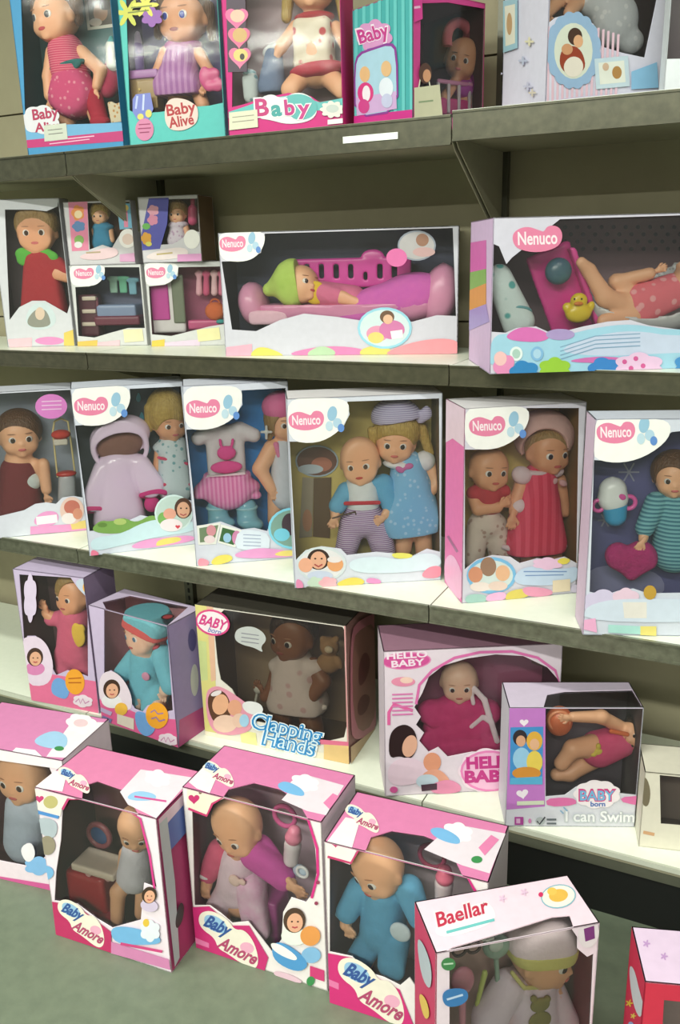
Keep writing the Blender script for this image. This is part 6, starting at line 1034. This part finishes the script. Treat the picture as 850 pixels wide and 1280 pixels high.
B.art('magenta_rim', [(ln((410, 1070), (439, 1078), (448, 1060), (462, 1047), w=3), (196, 60, 110)), (ln((568, 1062), (586, 1088), (595, 1114), w=3.4), (210, 50, 130)), ([(409, 1190), (440, 1196), (470, 1220), (500, 1236), (520, 1290), (409, 1262)], (206, 46, 120)), ([(409, 1222), (424, 1228), (424, 1236), (409, 1230)], (226, 120, 170))])
B.art('name_cloud', script(464, 1234, 1.28, 22))
t = Thing(B, 'doll', 'bald doll looking down in a blue sleepsuit, front right floor box', 'doll', 'dolls in boxes')
hp = t.head(473, 1084, .045, 29, -30, 26, -4, (70, 50, 44), (196, 100, 90), 1.1)
b = t.sc('body', SKIN, hp+[B.C(480, 1112, .06, 482, 1166, .065, 16, 22), B.C(446, 1120, .055, 434, 1142, .045, 9, 8), B.C(434, 1142, .045, 432, 1156, .035, 8, 7), B.C(512, 1122, .055, 524, 1150, .045, 11, 9), B.C(466, 1176, .06, 454, 1204, .03, 12, 11), B.C(498, 1176, .06, 492, 1206, .03, 13, 12)], 3, 70); t.face(b); t.hand(SKIN, 434, 1158, .03, -75, 15, b)
t.sc('sleepsuit', (96, 166, 206), [B.C(480, 1116, .062, 479, 1160, .064, 23, 27), B.C(450, 1112, .055, 434, 1140, .036, 15, 13), B.C(511, 1112, .055, 524, 1146, .045, 16, 13), B.C(466, 1172, .055, 446, 1204, .022, 16, 15), B.C(494, 1174, .05, 488, 1212, .016, 17, 16)], 2.2, 64)
t.sc('sleeve_cuff', (150, 200, 226), [B.E(432, 1142, .038, 13, 5, 11)], 1, 20); t.sc('white_patch', (214, 224, 232), [B.E(500, 1166, .022, 12, 12, 6, 30)], 2, 22); t.done()
t = Thing(B, 'baby_bottle', 'pink capped baby bottle in the front right floor box', 'bottle', 'pink capped bottles'); t.sc('bottle', (226, 206, 214), [B.C(555, 1104, .06, 554, 1122, .06, 10, 9)], 2, 26, kind='plastic'); t.sc('bottle_cap', (226, 110, 140), [B.C(556, 1090, .058, 556, 1096, .058, 8, 10)], 2, 22, kind='plastic'); t.done()
t = Thing(B, 'toy_bib', 'looped crimson ribbon bib at the top of the front right box', 'bib'); t.sc('bib_loop', (170, 60, 96), [B.T(540, 1070, .1, 14, 2.6)], 0, 30); t.done()
# --- E4
B = Carton('nearest pale pink box with a capped baby doll, bottom right on the floor', 1.253, -.763, 38, .269, .36, .112, S0, (232, 214, 226), (104, 80, 76), sides={'l': (196, 60, 100), 't': (234, 208, 222)}, back=(150, 124, 118),
           holes={'f': [[(562, 1170), (716, 1130), (722, 1172), (722, 1186), (734, 1196), (742, 1192), (738, 1330), (562, 1345)]],
                  't': [[(562, 1200), (566, 1184), (620, 1168), (690, 1146), (712, 1144), (724, 1170)]]})
B.art('name_lettering', [(sm((542, 1162), (560, 1142), (606, 1126), (618, 1136), (620, 1152), (580, 1168), (550, 1172)), (240, 232, 236)), (tx('Baellar', 547, 1160, 613, 1140, 20, .05, .1), (236, 220, 226)), (tx('Baellar', 548, 1159, 612, 1140, 18, .02, .1), (190, 50, 76)), (ln((558, 1166), (618, 1150), w=3.6), (110, 190, 190))], 't')
B.art('oval_picture', [(el(698, 1121, 22, 15, -8), (130, 180, 196)), (el(698, 1121, 20.5, 13.5, -8), (240, 228, 220)), (el(698, 1120, 12, 8, -8), (226, 180, 80)), (el(690, 1115, 6, 5), (232, 190, 90)), (el(676, 1119, 3, 3), (206, 50, 100)), (flower(628, 1124, 5, 5), (222, 190, 216)), (flower(655, 1116, 5, 5), (222, 190, 216))], 't')
B.art('round_label', [(el(735, 1166, 13, 18, 10), (226, 216, 222)), ([(729, 1160), (742, 1156), (743, 1172), (731, 1176)], (120, 50, 120))])
B.art('green_mark', [(el(560, 1204, 9, 8), (70, 130, 80)), (ln((554, 1204), (566, 1203), w=2), (190, 214, 190)), (sm((551, 1242), (560, 1234), (582, 1234), (586, 1246), (576, 1256), (556, 1258)), (60, 120, 180)), (ln((558, 1248), (578, 1242), w=2.6), (190, 210, 236))])
B.art('side_print', [(sm((522, 1170), (532, 1180), (542, 1210), (540, 1240), (528, 1220)), (180, 190, 200)), (sm((524, 1240), (534, 1246), (540, 1270), (532, 1275)), (226, 190, 90))], 'l')
t = Thing(B, 'doll', 'baby doll with a pale pink cap and a lilac suit, nearest box at the bottom', 'doll', 'dolls in boxes')
hp = t.head(676, 1190, .05, 34, 52, 8, 6, (60, 44, 40), (206, 110, 100), 1.0)
b = t.sc('body', SKIN, hp+[B.C(668, 1222, .055, 658, 1310, .06, 18, 28), B.C(630, 1240, .05, 612, 1290, .045, 16, 12), B.C(612, 1290, .045, 612, 1306, .035, 12, 10), B.C(692, 1240, .05, 712, 1284, .04, 12, 10)], 4, 64); t.face(b); t.hand(SKIN, 714, 1290, .03, -90, 16, b)
t.sc('suit', mat((240, 222, 236), 'cloth', (230, 210, 228)), [B.C(662, 1238, .06, 662, 1314, .06, 30, 40), B.C(636, 1232, .05, 612, 1272, .035, 18, 19), B.C(612, 1272, .035, 606, 1312, .03, 19, 16), B.C(690, 1240, .055, 708, 1276, .042, 16, 14), B.E(662, 1226, .055, 30, 9, 22)], 2.5, 56)
t.sc('bear_print', (150, 140, 80), [B.E(676, 1258, .014, 11, 9, 6), B.E(668, 1250, .015, 4, 4, 5), B.E(685, 1250, .015, 4, 4, 5), B.E(676, 1278, .012, 13, 12, 6)], 1, 30, None, 'olive bear appliqué'); t.sc('collar_trim', (214, 206, 130), [B.C(640, 1216, .03, 656, 1236, .016, 2.6), B.C(656, 1236, .016, 690, 1232, .03, 2.6)], 1, 28)
c_ = t.sc('cap', mat((248, 226, 234), 'cloth', (240, 216, 226)), [B.E(676, 1176, .052, 39, 37, 36, 6), B.H(676, 1181, .05, -.1, -1)], 3, 38); t.sc('cap_band', (226, 216, 130), [B.E(677, 1181, .05, 39, 35, 37, 4), B.H(677, 1190, .05, -.12, -1), B.H(677, 1176, .05, .12, 1)], 1, 46, c_, 'pale yellow cap band'); t.done()
t = Thing(B, 'toy_rattle', 'grey green toy rattle beside the capped baby doll', 'rattle'); t.sc('rattle', (150, 176, 160), [B.E(620, 1182, .05, 15, 15, 9), B.C(620, 1196, .05, 622, 1226, .05, 3)], 2, 30, kind='plastic'); t.sc('rattle_face', (196, 206, 196), [B.E(620, 1182, .034, 8, 8, 3)], 0, 18, kind='plastic'); t.done()
t = Thing(B, 'pacifier_chain', 'white pacifier chain hanging across the nearest box', 'pacifier chain')
t.sc('chain', (232, 232, 226), [B.E(578+i*5.2, 1176-i*.6+2*math.sin(i*1.3), .03, 3, 2.4, 2.4) for i in range(8)], .8, 40, kind='shiny'); t.done()
t = Thing(B, 'toy_hair_brush', 'pink toy hair brush in the left of the nearest box', 'brush'); t.sc('brush_head', (222, 140, 160), [B.E(578, 1226, .04, 13, 18, 6)], 1, 26, kind='plastic'); t.sc('handle', (226, 150, 170), [B.C(578, 1242, .04, 578, 1278, .04, 4)], 1, 22, kind='plastic'); t.done()
t = Thing(B, 'toy_comb', 'lime green toy comb beside the rattle', 'comb'); t.sc('comb', (196, 206, 110), [B.C(606, 1216, .045, 596, 1256, .045, 3.4, 2.6)], 0, 24, kind='plastic'); t.done()
t = Thing(B, 'toy_spectacles', 'dark toy spectacles at the top left of the nearest box', 'spectacles'); t.sc('frame', (70, 44, 44), [B.T(574, 1188, .05, 7, 1.6), B.T(592, 1184, .05, 7, 1.6)], 1, 40, kind='plastic'); t.done()
# --- E5
B = Carton('red box with a lilac top cut off at the bottom right edge', 1.543, -.664, 18, .25, .338, .11, S0, (200, 44, 70), (90, 70, 80), sides={'l': (200, 40, 76), 't': (220, 196, 222)}, back=(110, 90, 90), holes={'f': [[(830, 1250), (1010, 1270), (990, 1440), (820, 1420)]]})
B.art('cloud_print', [(sm((786, 1206), (793, 1210), (800, 1240), (806, 1260), (800, 1276), (790, 1250)), (206, 206, 216)), (flower(787, 1254, 5, 5), (226, 190, 60)), (flower(792, 1270, 4, 5), (226, 200, 90)), (el(789, 1283, 4, 6), (150, 170, 220))], 'l')
B.art('flower_print', [(flower(808, 1180, 5, 5), (190, 150, 200)), (flower(830, 1196, 5, 5), (190, 150, 200))], 't')
